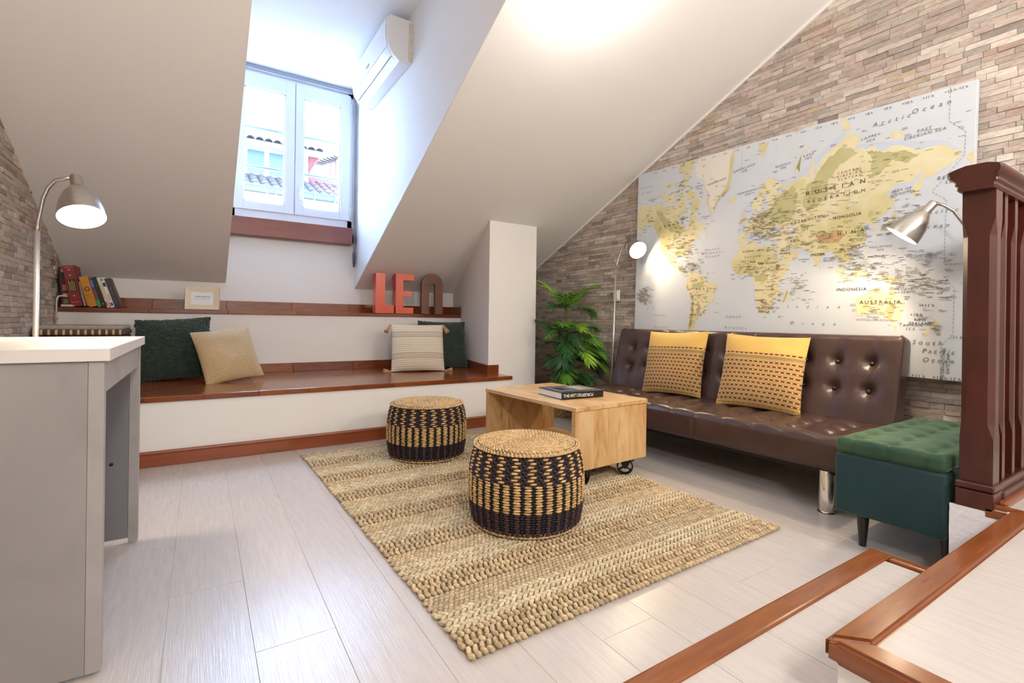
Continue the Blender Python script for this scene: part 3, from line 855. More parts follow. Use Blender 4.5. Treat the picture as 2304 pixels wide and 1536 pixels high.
ISL = dict(
 uk=[(-5.5,50.1),(1.3,51.3),(1.6,52.8),(-1.5,55),(-2,57.5),(-5,58.6),(-6,56.5),(-3,54.5),(-4.5,53),(-5,51.7)], ireland=[(-6.2,52.2),(-10,51.7),(-9.8,54.2),(-7,55.3),(-5.6,54.5)],
 iceland=[(-14,65),(-18,63.5),(-22.5,64),(-24,65.6),(-20,66),(-16,66.4)], honshu=[(131,34),(135.5,33.6),(140,35.3),(141.5,38.5),(141.3,41.3),(140,40.5),(138.5,37.5),(136,35.8)],
 hokkaido=[(140,42),(143.3,42),(145.3,43.3),(141.8,45.4),(141,43.3)], kyushu=[(130,33.5),(130.2,31.3),(131.5,31.5),(131.8,33.5)], sakhalin=[(142,46),(143.5,46.8),(143,49.5),(143.5,52.5),(142.5,54.2),(141.8,51)],
 taiwan=[(120.2,23),(121,22),(121.9,25),(121,25)], luzon=[(120.5,18.4),(122.2,18.3),(121.8,15.5),(124,12.7),(120.7,13.8),(120,16)], mindanao=[(122,7),(125.5,5.8),(126.5,8),(125.4,9.7),(123.3,8.5)],
 borneo=[(109,1.5),(111.5,2.5),(115,5.2),(117,7),(119,5.2),(117.7,1),(116,-3.8),(112,-3.3),(110,-1.5)], sumatra=[(95.3,5.5),(98,4.2),(103.5,0),(106,-3),(105.8,-5.8),(102.3,-4),(98.8,1.5)],
 java=[(105.3,-6.7),(110.5,-6.5),(114.5,-7.7),(114,-8.6),(108,-7.8)], sulawesi=[(119.5,-5.4),(120.4,-2.8),(123,-1),(121,-.7),(124.8,1.5),(120.3,1),(119,-2.8)],
 guinea=[(131,-.8),(134,-.9),(135,-3.3),(138,-1.7),(144,-4),(147.5,-6),(150.7,-10.4),(147,-9.4),(143,-9),(138.5,-8.2),(137.5,-5.2),(133,-4)], timor=[(123.5,-10.3),(127,-8.4),(125,-8.7)],
 madagascar=[(49.3,-12.1),(50.4,-15.6),(47.5,-24.8),(45.2,-25.5),(43.4,-22.5),(44.4,-17)], lanka=[(80,9.5),(81.7,7.3),(80.3,6)], tasmania=[(144.8,-40.8),(148.2,-40.9),(147.5,-43.4),(146,-43.4)],
 nznorth=[(173,-34.6),(175.5,-36.7),(178.4,-37.8),(177,-39.5),(175.2,-41.6),(174,-39.4),(174.8,-38)], nzsouth=[(172.7,-40.6),(174.2,-41.6),(171.2,-44.2),(170.5,-46),(168,-46.6),(166.6,-45.8),(170,-43)],
 cuba=[(-84.8,22),(-80.5,23),(-74.5,20.2),(-77.5,20),(-81.5,22.2)], hisp=[(-74.3,18.5),(-72,19.8),(-68.5,18.6),(-71.5,17.8)], newf=[(-59,47.7),(-53,46.8),(-53.5,48.6),(-56,51.5)],
 baffin=[(-64,61.5),(-72,62.5),(-78,64.5),(-73,67),(-80,70),(-89,71.5),(-85,73.7),(-78,72.8),(-70,71),(-62,67),(-67,64)], victoria=[(-117,70),(-107,69),(-101.5,69),(-105,72.5),(-117.5,73)],
 banks=[(-125,72),(-120,71.5),(-117,74),(-124,74.2)], devon=[(-92,76.5),(-80,75.7),(-80,74.6),(-92,74.8)], ellesmere=[(-90,77),(-78,76.5),(-75,79.5),(-62,80.9),(-90,80.9),(-86,79)], axel=[(-96,78.5),(-89,78.3),(-88,80.5),(-95,80.6)],
 somerset=[(-95.5,74),(-90,73.8),(-91,72.3),(-95.5,72.5)], princew=[(-102,73.4),(-97,73.7),(-98,71.5),(-102,72)], melville=[(-117,76),(-106,76.5),(-106,75),(-116,75)], southam=[(-86.5,65.8),(-81,64),(-86,63.3)], bath=[(-104,76.5),(-98,76.3),(-99,75.2),(-104,75.5)],
 svalbard=[(11,79.5),(17,80),(24,80),(20,78.5),(17,76.7),(14,78)], novaya=[(52,71),(56,73),(60,75.5),(68.5,76.8),(61,76.2),(55.5,74.5),(53,72.6),(57.5,70.6)], sevz=[(96,79.5),(97,80.8),(104,79.3),(105,78.3),(99,78.2)], newsib=[(138,75.8),(146,75.3),(150,75),(142,73.5),(139,74.6)], wrangel=[(179,71.3),(182,71.2),(181,70.9)],
 franz=[(48,80.6),(58,80.9),(62,80.6),(54,80.2)], sicily=[(12.5,38),(15.5,38.2),(15,36.8)], sardinia=[(8.3,40.8),(9.7,40.8),(9,39)], crete=[(23.6,35.4),(26.2,35.2),(24.5,35)], cyprus=[(32.4,35),(34.4,35.5),(33.5,34.7)],
 caledonia=[(164.2,-20.2),(167,-22.3),(165.5,-21.3)], newbrit=[(148.5,-5.7),(152,-4.3),(151,-6)], vanc=[(-128,50.7),(-123.6,48.4),(-125.5,49)], alaskaE=[(191.5,64.5),(197,66.5),(197,62),(194,60.5),(195,63.4)], aleut=[(-166,53.7),(-164,54.5),(-163.5,54)])
blob('shallow_sea', [(-10,50),(-9,58),(0,62),(6,63),(24,71.6),(40,69),(60,70.5),(74,74),(100,78.2),(112,74.6),(140,73.5),(178,70.8),(190,67),(178,61),(162,58.5),(157,50.2),(153,58),(138,56),(142,49),(130,40),(124,30),(118,22),(108,19),(108,9),(100,9.5),(104,0),(92,19),(80,11),(70,19),(58,24),(50,27),(34,33),(20,36),(0,37.5),(-10,36)], halo, 0, .004)
for nm, P in (('eurasia', EURA), ('africa', AFR), ('north_america', NAM), ('south_america', SAM), ('australia', AUS)):
    blob('landmass', P, land, 1, .004, 3)
blob('landmass', GRE, ice, 1, .005, 4)
blob('coast_strip', [(-44,59.9),(-49,61.5),(-52,65),(-54,68.5),(-51,70),(-55,72),(-53,71),(-49.5,69),(-50,66),(-47,62.5)], land, 2, .002)
blob('coast_strip', [(-44,59.9),(-41,63.5),(-38,65.8),(-32,68),(-22,70.5),(-22,72),(-20,75.5),(-18,79),(-20,80.8),(-23,79),(-24,75),(-27,71.5),(-33,69),(-39.5,66.5),(-43,63)], land, 2, .002)
for nm, P in ISL.items(): blob('island', P, land, 1, .0025, 3)
blob('inland_sea', [(47,45),(51,47),(53,45.2),(50.5,44.5),(52.7,41.8),(53.8,39),(53.8,37),(50,37.4),(49,40.2),(47.5,43)], sea, 3, .002)
for P in ([(-92,47),(-86,48.7),(-84.6,46.6)], [(-87.5,42),(-86,46),(-85.5,43)], [(-84,46),(-81,45.5),(-82.5,43.2)], [(31.8,.3),(34,0),(33.5,-2.5),(31.8,-2)], [(104,51.6),(109.5,55.5),(108,52.5)], [(58.5,46),(61,46),(60,44)], [(74,45.5),(79,46.5),(76,45)]):
    blob('lake', P, sea, 4, .001)
for P in ([(62,56),(66,66),(72,66),(74,68),(84,72.5),(98,75),(108,73.6),(112,72.5),(96,70.5),(86,66),(86,58),(76,54),(66,53)], [(118,72.5),(127,72),(133,71),(150,70.5),(160,68.5),(150,66.5),(140,68.5),(128,64),(124,64.5),(124,70)], [(50,48),(38,47),(26,52),(14,53),(28,58),(40,64),(52,66.5),(56,62),(56,56)],
          [(-122,66),(-115,62),(-104,58),(-95,57),(-88,55),(-82,51.5),(-92,49.5),(-108,53),(-120,58),(-132,67)], [(-60,-1),(-52,0),(-55,-6),(-64,-10),(-70,-6),(-70,-2)], [(-62,-22),(-58,-26),(-60,-36),(-64,-33)], [(139,-28),(143,-24),(147,-28),(143,-36),(139.5,-36)], [(78,28),(88,26),(88,22.5),(82,25)], [(112,40),(120,38),(119,33),(114,32)], [(60,45),(70,45),(68,40),(60,41)], [(-98,34),(-91,36),(-82,32),(-90,31),(-96,29)], [(-150,66),(-142,66.5),(-146,64.5)], [(10,4),(28,3),(24,-4),(14,-3)], [(122,48),(126,47),(124,43)]):
    blob('lowland', P, green, 2, .008, 5)
for P in ([(74,37),(80,35.5),(90,36.5),(100,37.5),(103,33),(98,28.5),(88,28.3),(80,30.5)], [(-70,-15),(-68,-20),(-68.5,-30),(-70.5,-40),(-72.5,-48),(-70.8,-34),(-70,-22),(-75,-12)], [(-78,-2),(-76,-8),(-79,-7)], [(36,14),(40,12),(38,6),(35.5,9)], [(-112,42),(-106,40),(-106,36),(-111,38)]):
    blob('highland', P, brown, 3, .006, 5)

# lettering
ink = M('black print', '#33302c', .7); inks = M('small brown print', '#7b705c', .7); inkg = M('grey print', '#6d727c', .7)
inkb = M('brown print', '#7a5b35', .7)
def text_geo(s, size, spacing=1.0, italic=0.0):
    cu = bpy.data.curves.new('t', 'FONT'); cu.body = s; cu.size = size; cu.space_character = spacing; cu.shear = italic
    cu.align_x = 'CENTER'; cu.align_y = 'CENTER'; cu.resolution_u = 3; cu.space_line = 1.0
    ob = bpy.data.objects.new('t', cu)
    me = bpy.data.meshes.new_from_object(ob)
    V = np.array([v.co[:] for v in me.vertices]).reshape(-1, 3); F = [tuple(p.vertices) for p in me.polygons]
    bpy.data.objects.remove(ob); bpy.data.curves.remove(cu); bpy.data.meshes.remove(me)
    return V, F
def print_on(name, m, items, parent, place):
    VV, FF, n = [], [], 0
    for it in items:
        V, F = text_geo(*it[0])
        for v in V: VV.append(place(v, it[1]))
        FF += [tuple(i + n for i in f) for f in F]
        n += len(V)
    return pyobj(name, VV, FF, m, parent)
def on_map(v, a):
    lon, lat, rot = a
    x, z = ll(lon, lat); c, s = math.cos(R(rot)), math.sin(R(rot))
    return (x + v[0] * c - v[1] * s, FACE - .0022, z + v[0] * s + v[1] * c)
big = [(('RUSSIAN', .038, 2.6), (92, 62.3, 3)), (('FEDERATION', .027, 2.3), (93, 58.3, 3)), (('C H I N A', .03, 1.5), (104, 35, 4)), (('MONGOLIA', .026, 1.15), (104, 46.5, 4)), (('KAZAKHSTAN', .026, 1.3), (67, 47.5, 6)), (('INDIA', .026, 1.25), (78.5, 19.5, 0)),
       (('C A N A D A', .028, 1.5), (-106, 57.5, 4)), (('UNITED STATES\nOF AMERICA', .023, 1.2), (-100, 40, 0)), (('B R A Z I L', .025, 1.4), (-52, -9, 0)), (('AUSTRALIA', .03, 1.4), (134, -24.5, 0)), (('INDONESIA', .026, 1.2), (110, -13.5, 0)), (('NEW\nZEALAND', .022, 1.1), (165, -38, 0)),
       (('SOUTH\nAFRICA', .022, 1.05), (24, -31, 0)), (('ARGENTINA', .018, 1.1), (-65, -36, 0)), (('CHILE', .016, 1.3), (-72, -44, 82)), (('ALGERIA', .02, 1.1), (3, 28, 0)), (('LIBYA', .02, 1.1), (17.5, 28, 0)), (('EGYPT', .018, 1.1), (29, 27, 0)), (('SUDAN', .02, 1.1), (30, 15, 0)), (('SAUDI\nARABIA', .02, 1.1), (45, 24.5, 0)), (('I R A N', .02, 1.2), (54, 33, 0)), (('TURKEY', .018, 1.2), (34, 39.2, 0)), (('UKRAINE', .016, 1.1), (31, 49, 0)), (('PAKISTAN', .015, 1), (67, 29.5, 0)), (('ANGOLA', .016, 1), (18, -12, 0)), (('NAMIBIA', .014, 1), (17, -22, 0)), (('CHAD', .015, 1), (18.5, 15.5, 0)), (('MALI', .015, 1), (-2, 18.5, 0)), (('NIGER', .015, 1), (9, 17.5, 0)), (('MALAYSIA', .016, 1), (112, 4, 0)), (('PHILIPPINES', .016, 1), (130, 14, 0)), (('INTERNATIONAL\nDATE LINE', .02, 1.1), (183.5, -59, 90)), (('MEXICO', .017, 1.1), (-102, 24, 0)), (('PERU', .015, 1.1), (-75, -9, 0)), (('MADAGASCAR', .011, 1), (47, -19, 72)), (('GREENLAND', .02, 1.5), (-40, 73.5, 8))]
for i in range(-9, 13):
    lon = i * 15
    big.append((('%+d h' % i if i else '0 h', .019, 1.1), (lon, 80.0, 0)))
    if i > 9: big.append((('%+d h' % i, .024, 1.1), (lon, -64.5, 0)))
big.append((('-12 h', .019, 1.1), (188, 80.0, 0))); big.append((('-12 h', .024, 1.1), (189.5, -64.5, 0)))
big += [(('+11 h', .022, 1.1), (170, -27, 0)), (('+10 h', .022, 1.1), (162, -33.5, 0)), (('-11 h', .02, 1.1), (190, -46.5, 0))]
for it in big: print_on('country_name', ink, [it], mroot, on_map)
seas = [(('Arctic', .036, 2.0, .25), (138, 77.9, 1)), (('Ocean', .036, 2.0, .25), (167, 78.4, 1)), (('Arctic', .022, 2.2, .25), (-150, 77, 0)), (('Ocean', .022, 2.2, .25), (-149, 75.3, 0)), (('North\nAtlantic\nOcean', .026, 2.0, .25), (-44, 30, 2)), (('South', .026, 2.0, .25), (-13, -37, 0)), (('Atlantic', .026, 2.0, .25), (-10, -46, 0)), (('I  n  d  i  a  n', .028, 1.8, .25), (75, -28, 0)), (('O  c  e  a  n', .028, 1.8, .25), (75, -41, 0)),
        (('South', .026, 2.0, .25), (-122, -37, 0)), (('Pacific', .026, 2.0, .25), (-118, -48, 0)), (('South', .034, 1.7, .25), (170, -50, 0)), (('Pacific', .034, 1.5, .25), (178, -54, 0)), (('Ocean', .034, 1.6, .25), (178, -58, 0)), (('Pacific', .03, 1.8, .25), (176, 42, 0)), (('Ocean', .03, 1.8, .25), (172, 33, 0)), (('Pacific\nOcean', .024, 2.2, .25), (-147, 28, 0)), (('GREENLAND\nSEA', .022, 1.4, .2), (-5, 75.2, 8)), (('NORWEGIAN\nSEA', .02, 1.3, .2), (0, 67, 4)), (('BARENTS\nSEA', .02, 1.3, .2), (40, 73.5, 4)), (('KARA\nSEA', .02, 1.4, .2), (66, 74.6, 4)), (('LAPTEV\nSEA', .022, 1.4, .2), (122, 75.3, 4)), (('EAST\nSIBERIAN SEA', .024, 1.3, .2), (163, 74, 3)), (('BERING\nSEA', .026, 1.5, .2), (183, 57.5, 0)), (('SEA OF\nOKHOTSK', .021, 1.2, .1), (149, 55.5, 0)), (('BAFFIN\nBAY', .018, 1.2, .2), (-65, 73, 0)), (('BEAUFORT\nSEA', .016, 1.1, .2), (-138, 72, 0)), (('TASMAN\nSEA', .02, 1.5, .2), (158, -41.5, 0)), (('CORAL\nSEA', .018, 1.3, .2), (153, -15.5, 0)), (('GREAT\nAUSTRALIAN BIGHT', .016, 1.2, .2), (129, -36.5, 0)), (('PHILIPPINE\nSEA', .018, 1.3, .2), (133, 20.5, 0)), (('HUDSON\nBAY', .015, 1.2, .2), (-86, 60, 0)), (('BAY OF\nBENGAL', .015, 1.1, .2), (88.5, 14.5, 0)), (('ARABIAN\nSEA', .015, 1.1, .2), (65, 15, 0)), (('LABRADOR\nSEA', .015, 1.1, .2), (-54, 58.5, 0)), (('MARSHALL\nISLANDS', .013, 1.2), (171, 12, 0)), (('SOLOMON\nISLANDS', .013, 1.1), (163, -8, 0)), (('FIJI', .013, 1.3), (178, -18, 0)), (('TUVALU', .013, 1.3), (178, -8.5, 0)), (('KIRIBATI', .013, 1.6), (187, 4, 0)), (('PALAU', .012, 1.2), (136, 7, 0)), (('VANUATU', .013, 1.1), (168.5, -17.5, 0))]
for it in seas: print_on('sea_name', inkg, [it], mroot, on_map)
relief = [(('CENTRAL\nSIBERIAN\nPLATEAU', .02, 1.7, .15), (105, 66.5, 4)), (('WEST\nSIBERIAN\nPLAIN', .017, 1.5, .15), (75, 62.5, 4)), (('SAHARA', .018, 2.0, .15), (8, 22.5, 0)), (('GOBI', .014, 1.6, .15), (105, 43, 0)), (('GREAT PLAINS', .012, 1.2, .15), (-101, 46, 80))]
for it in relief: print_on('relief_name', inkb, [it], mroot, on_map)
# tiny place names: strokes broken like small words
def words(spots, size=.0042):
    V, F = [], []
    for lon, lat in spots:
        x, z = ll(lon, lat)
        for row in range(random.choice((1, 1, 2))):
            xx = x + random.uniform(-.004, .004); zz = z - row * size * 1.9
            for k in range(random.randint(5, 11)):
                w = random.uniform(.0012, .0026)
                h = size * random.uniform(.55, 1.0)
                n = len(V)
                y = FACE - .0024
                V += [(xx, y, zz), (xx + w, y, zz), (xx + w, y, zz + h), (xx, y, zz + h)]
                F.append((n + 3, n + 2, n + 1, n))
                xx += w + random.uniform(.0006, .0016)
    return V, F
def clus(lo, la, slo, sla, n): return [(random.gauss(lo, slo), random.gauss(la, sla)) for _ in range(n)]
spots = clus(12, 48, 9, 5, 130) + clus(20, 42, 10, 3, 50) + clus(28, 54, 10, 5, 45) + clus(45, 38, 9, 6, 40) + clus(75, 32, 12, 8, 60) + clus(112, 32, 7, 8, 55) + clus(105, 15, 6, 6, 45) + clus(120, 3, 12, 6, 70) + clus(138, 38, 5, 5, 45) + clus(150, -7, 9, 6, 55) + clus(172, -14, 8, 7, 70) + clus(165, 8, 12, 5, 45) + clus(-80, 38, 10, 5, 70) + clus(-100, 36, 10, 7, 50) + clus(-72, 17, 8, 4, 65) + clus(-88, 15, 5, 3, 22) + clus(-58, -12, 9, 13, 60) + clus(-70, -30, 4, 12, 28) + clus(5, 9, 11, 5, 55) + clus(30, -8, 7, 12, 60) + clus(25, -26, 6, 4, 26) + clus(58, -10, 6, 8, 40) + clus(135, -27, 11, 7, 45) + clus(60, 60, 25, 5, 60) + clus(120, 60, 25, 6, 60) + clus(-100, 58, 16, 8, 70) + clus(-90, 73, 14, 3, 60) + clus(-150, -16, 7, 5, 120) + clus(-148, 61, 8, 3, 24) + clus(172, -41, 5, 3, 16) + clus(-42, 68, 10, 6, 20) + clus(60, 78, 40, 2, 26) + clus(150, 72, 20, 3, 22) + clus(20, 65, 10, 4, 30) + clus(60, 48, 14, 5, 40) + clus(155, 48, 6, 4, 18) + clus(30, 18, 12, 8, 40)
spots = [(a, b) for a, b in spots if -164 < a < 193 and -64 < b < 79]
V, F = words(spots)
o = pyobj('place_names', V, F, inks, mroot); o['kind'] = 'stuff'
# dashed date line
V, F = [], []
def dash(a, b):
    A, B = Vector(ll(*a)), Vector(ll(*b)); n = max(2, int((B - A).length / .02))
    d = (B - A).normalized(); q = Vector((-d.y, d.x)) * .0009
    for k in range(n):
        p0, p1 = A.lerp(B, k / n), A.lerp(B, (k + .62) / n); m = len(V)
        for p in (p0 - q, p1 - q, p1 + q, p0 + q): V.append((p.x, FACE - .0024, p.y))
        F.append((m, m + 1, m + 2, m + 3))
for a, b in (((180, 80.5), (180, 75)), ((180, 75), (191, 72)), ((191, 72), (191, 65.5)), ((191, 65.5), (170, 53)), ((170, 53), (180, 48)), ((180, 48), (180, 4)), ((180, -5), (187.5, -15)), ((187.5, -15), (187.5, -45)), ((187.5, -45), (180, -51.5)), ((180, -51.5), (180, -65))): dash(a, b)
for a, b in (((-8, 75.8), (-8, 79.4)),): dash(a, b)
pyobj('date_line', V, F, inkg, mroot)
# ------------------------------------------------------------------ sofa
leather = M('brown leather', '#4c3731', .30, c2='#412e2a', sc=5, bump=.12, bsc=180, spec=.5)
seam_mat = M('brown leather seam', '#7d5b44', .5)
sroot = thing('sofa', 'brown tufted leather sofa bed with chrome legs', 'sofa', (2.54, 1.045, 0), math.atan(.037))
SL = 2.03
def rrect(w, h, r, n=44):
    """rounded rectangle a in 0..w, b in 0..h; top side densely sampled; returns (a, b, na, nb)"""
    P = []
    def arc(ca, cb, a0, a1, k=7):
        for i in range(k + 1):
            a = R(a0 + (a1 - a0) * i / k); P.append((ca + r * math.cos(a), cb + r * math.sin(a), math.cos(a), math.sin(a)))
    arc(r, h - r, 180, 90)
    for i in range(1, n): P.append((r + (w - 2 * r) * i / n, h, 0, 1))
    arc(w - r, h - r, 90, 0)
    arc(w - r, r, 0, -90)
    for i in range(1, 6): P.append((w - r - (w - 2 * r) * i / 6, 0, 0, -1))
    arc(r, r, -90, -180)
    return P
def tufted(name, mat, parent, L, w, h, r, btn, depth, sig, xf, rows=None, ny=150, puff=.006, er=.02):
    prof = rrect(w, h, r)
    ca, cb = w / 2, h / 2
    ys = [er * (1 - math.cos(i / 6 * math.pi / 2)) for i in range(7)]
    ys = ys + list(np.linspace(er, L - er, ny)[1:-1]) + [L - q for q in ys[::-1]]
    colsy = sorted({b[1] for b in btn}); rowsa = sorted({b[0] for b in btn})
    B = np.array(btn)
    V = []
    for y in ys:
        e = 0
        if y < er: e = er - math.sqrt(max(0, er * er - (er - y) ** 2))
        if y > L - er: e = er - math.sqrt(max(0, er * er - (y - L + er) ** 2))
        for a, b, na, nb in prof:
            d = 0
            if nb > .5:
                dd = (B[:, 0] - a) ** 2 + (B[:, 1] - y) ** 2
                d -= depth * np.exp(-dd / (2 * sig * sig)).sum() + depth * .5 * np.exp(-dd / (2 * (sig * 2.2) ** 2)).sum()
            dy = min(abs(y - q) for q in colsy)
            if nb > .5 or na < -.3: d -= .0045 * math.exp(-(dy / .006) ** 2)
            if nb > .7: d += puff * (1 - math.exp(-(dy / .045) ** 2))
            aa = a + na * (d - e); bb = b + nb * (d - e)
            V.append(xf(aa, y, bb))
    n = len(prof); m = len(ys)
    F = []
    for i in range(m - 1):
        for k in range(n):
            F.append((i * n + k, i * n + (k + 1) % n, (i + 1) * n + (k + 1) % n, (i + 1) * n + k))
    F.append(tuple(range(n))[::-1]); F.append(tuple((m - 1) * n + k for k in range(n)))
    o = pyobj(name, V, F, mat, parent, True)
    bm = bmesh.new(); bm.from_mesh(o.data); bmesh.ops.recalc_face_normals(bm, faces=bm.faces[:]); bm.to_mesh(o.data); bm.free()
    o.data.polygons.foreach_set('use_smooth', np.ones(len(o.data.polygons), bool))
    return o
COLS = [.145 + .1725 * i for i in range(11)]
def button(parent, p, nrm, mat, r=.011):
    g = G(); q = Vector((0, 0, 1)).rotation_difference(Vector(nrm)).to_matrix().to_4x4()
    g.lathe([(r, -.002), (r * .9, .003), (r * .5, .005), (0, .0056)], 12, (0, 0, 0), q)
    o = g.done('button', mat, parent, True); o.location = p
sb = [(a, y) for y in COLS for a in (.16, .30, .44)]
seat = tufted('seat', leather, sroot, SL, .62, .175, .045, sb, .026, .017, lambda a, y, b: (a, y, .205 + b))
for a, y in sb: button(seat, (a, y, .205 + .175 - .031), (0, 0, 1), leather)
tb = R(15)
bu, bf = (math.sin(tb), math.cos(tb)), (-math.cos(tb), math.sin(tb))
bo = (.648, .315)
bxf = lambda a, y, b: (bo[0] + bu[0] * a + bf[0] * b, y, bo[1] + bu[1] * a + bf[1] * b)
bb = [(a, y) for y in COLS for a in (.215, .375)]
back = tufted('backrest', leather, sroot, SL, .54, .125, .04, bb, .026, .022, bxf)
for a, y in bb:
    x_, y_, z_ = bxf(a, y, .125 - .031); button(back, (x_, y_, z_), (bf[0], 0, bf[1]), leather)
def edge_pipe(parent, xf, w, h, r, y):
    P = [xf(a + na * .001, y, b + nb * .001) for a, b, na, nb in rrect(w, h, r, 6)]
    G().tube(P + P[:1], .0035, 6, False).done('piping', M('dark leather piping', '#3a2823', .4), parent, True)
edge_pipe(back, bxf, .54, .125, .04, .02); edge_pipe(back, bxf, .54, .125, .04, SL - .02)
for x_, y_ in ((.06, .125), (.06, SL - .11), (.50, .125), (.50, SL - .11)):
    o = G().lathe([(0, 0), (.036, 0), (.036, .004), (.034, .006), (.034, .205), (0, .205)], 28).done('leg', chrome, sroot, angle=40); o.location = (x_, y_, 0)
    g = G().lathe([(0, 0), (.038, 0), (.038, .004), (0, .004)], 24).done('foot_pad', black_plastic, o)
box('underframe', black_iron, sroot, (.05, .57), (.04, SL - .04), (.185, .21), .003)
for y_ in (.3, SL - .3):
    G().box((.5, .66), (y_ - .02, y_ + .02), (.22, .33), .004).done('hinge', black_iron, sroot)

# ------------------------------------------------------------------ storage ottoman
def velvet(name, c, c2):
    m, nt, b = newmat(name)
    b.inputs['Roughness'].default_value = .75
    b.inputs['Sheen Weight'].default_value = .5; b.inputs['Sheen Roughness'].default_value = .35
    b.inputs['Sheen Tint'].default_value = (.45, .75, .5, 1)
    f = noise_n(nt, coords(nt), 3.2, 4, .55, .5)
    nt.links.new(ramp(nt, f, [(.38, lin(c)), (.66, lin(c2))]), b.inputs['Base Color'])
    bump_n(nt, b, noise_n(nt, coords(nt), 160, 2), .15, .002)
    return m
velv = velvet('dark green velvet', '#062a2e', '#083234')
velv2 = velvet('olive lit green velvet', '#1c3f2e', '#37522e')  # lid's copy of the velvet, coloured olive as it looks lit
o_ = thing('storage_ottoman', 'green velvet storage ottoman with buttoned lid between sofa and balustrade', 'ottoman', (2.245, .622, 0), 0)
OW, OL = .86, .362
g = G().box((0, OW), (0, OL), (.145, .385), .012, 3); g.done('body', velv, o_, angle=50)
ob = [(.09 + .135 * i, .062 + .12 * j + (.0 if i % 2 == 0 else .0)) for i in range(6) for j in range(3)]
lid = tufted('lid', velv2, o_, OL, OW, .065, .022, ob, .012, .016, lambda a, y, b: (a, y, .385 + b), ny=50, puff=.003)
for a, y in ob: button(lid, (a, y, .385 + .065 - .014), (0, 0, 1), velv2, .008)
for x_, y_ in ((.085, .29), (.13, .03), (OW - .085, .29), (OW - .085, .05)):
    o = G().lathe([(0, 0), (.013, 0), (.024, .148), (0, .148)], 20).done('leg', M('black lacquered leg', '#14100f', .3), o_, angle=40); o.location = (x_, y_, 0)

# ------------------------------------------------------------------ coffee table
def mango(name, st):
    m, nt, b = newmat(name)
    b.inputs['Roughness'].default_value = .42
    oi = nt.nodes.new('ShaderNodeObjectInfo')
    v = coords(nt, st)
    add = nt.nodes.new('ShaderNodeVectorMath'); add.operation = 'ADD'
    cm = nt.nodes.new('ShaderNodeCombineXYZ')
    r = X(nt, oi.outputs['Random']) * 40
    for i in range(3): nt.links.new(r.s, cm.inputs[i])
    nt.links.new(v, add.inputs[0]); nt.links.new(cm.outputs[0], add.inputs[1])
    f = noise_n(nt, add.outputs[0], 2.6, 6, .6, 1.6)
    base = ramp(nt, f, [(.28, lin('#a07548')), (.42, lin('#c79d69')), (.55, lin('#dab685')), (.72, lin('#e6cda4'))])
    vo = nt.nodes.new('ShaderNodeTexVoronoi'); vo.inputs['Scale'].default_value = 2.3
    nt.links.new(add.outputs[0], vo.inputs['Vector'])
    base = mixc(nt, ramp(nt, vo.outputs['Distance'], [(.03, (.75,) * 3), (.13, (.0,) * 3)]), base, lin('#7a5029'))
    c2 = mixc(nt, X(nt, oi.outputs['Random']) * .5, base, lin('#c39a66'))
    nt.links.new(c2, b.inputs['Base Color'])
    bump_n(nt, b, f, .08, .004)
    return m
mango_z = mango('mango wood upright', (3.6, 3.6, 1.0)); mango_y = mango('mango wood lengthwise', (3.6, 1.0, 3.6))
ct = thing('coffee_table', 'box-shaped mango wood coffee table on black iron castors', 'table', (1.672, 1.975, .019), R(3.2))
CW, CL, CZ0, CZ1 = .585, .885, .095, .441
def boards(n, w): 
    e = np.cumsum([0] + list(rng.uniform(.7, 1.3, n))); return list(e / e[-1] * w)
def bpart(name, mat, par, x, y, z, bev=.0022):
    c = ((x[0] + x[1]) / 2, (y[0] + y[1]) / 2, (z[0] + z[1]) / 2)
    o = box(name, mat, par, (x[0] - c[0], x[1] - c[0]), (y[0] - c[1], y[1] - c[1]), (z[0] - c[2], z[1] - c[2]), bev, 1); o.location = c
    return o
for nm, y0 in (('end_panel', 0.006), ('end_panel', CL - .036)):
    pn = box(nm, mango_z, ct, (.008, CW - .008), (y0 + .006, y0 + .024), (CZ0 + .02, CZ1 - .03))
    e = boards(4, CW - .004)
    for a, b in zip(e, e[1:]): bpart('board', mango_z, pn, (a + .002, b + .002), (y0, y0 + .03), (CZ0, CZ1 - .024))
tp = box('top', mango_y, ct, (.006, CW - .006), (.006, CL - .006), (CZ1 - .02, CZ1 - .006))
e = boards(4, CW)
for a, b in zip(e, e[1:]): bpart('board', mango_y, tp, (a, b), (0, CL), (CZ1 - .024, CZ1))
bp = box('bottom_shelf', mango_y, ct, (.008, CW - .008), (.04, CL - .04), (CZ0 + .006, CZ0 + .018))
e = boards(3, CW - .006)
for a, b in zip(e, e[1:]): bpart('board', mango_y, bp, (a + .003, b + .003), (.037, CL - .037), (CZ0, CZ0 + .024))
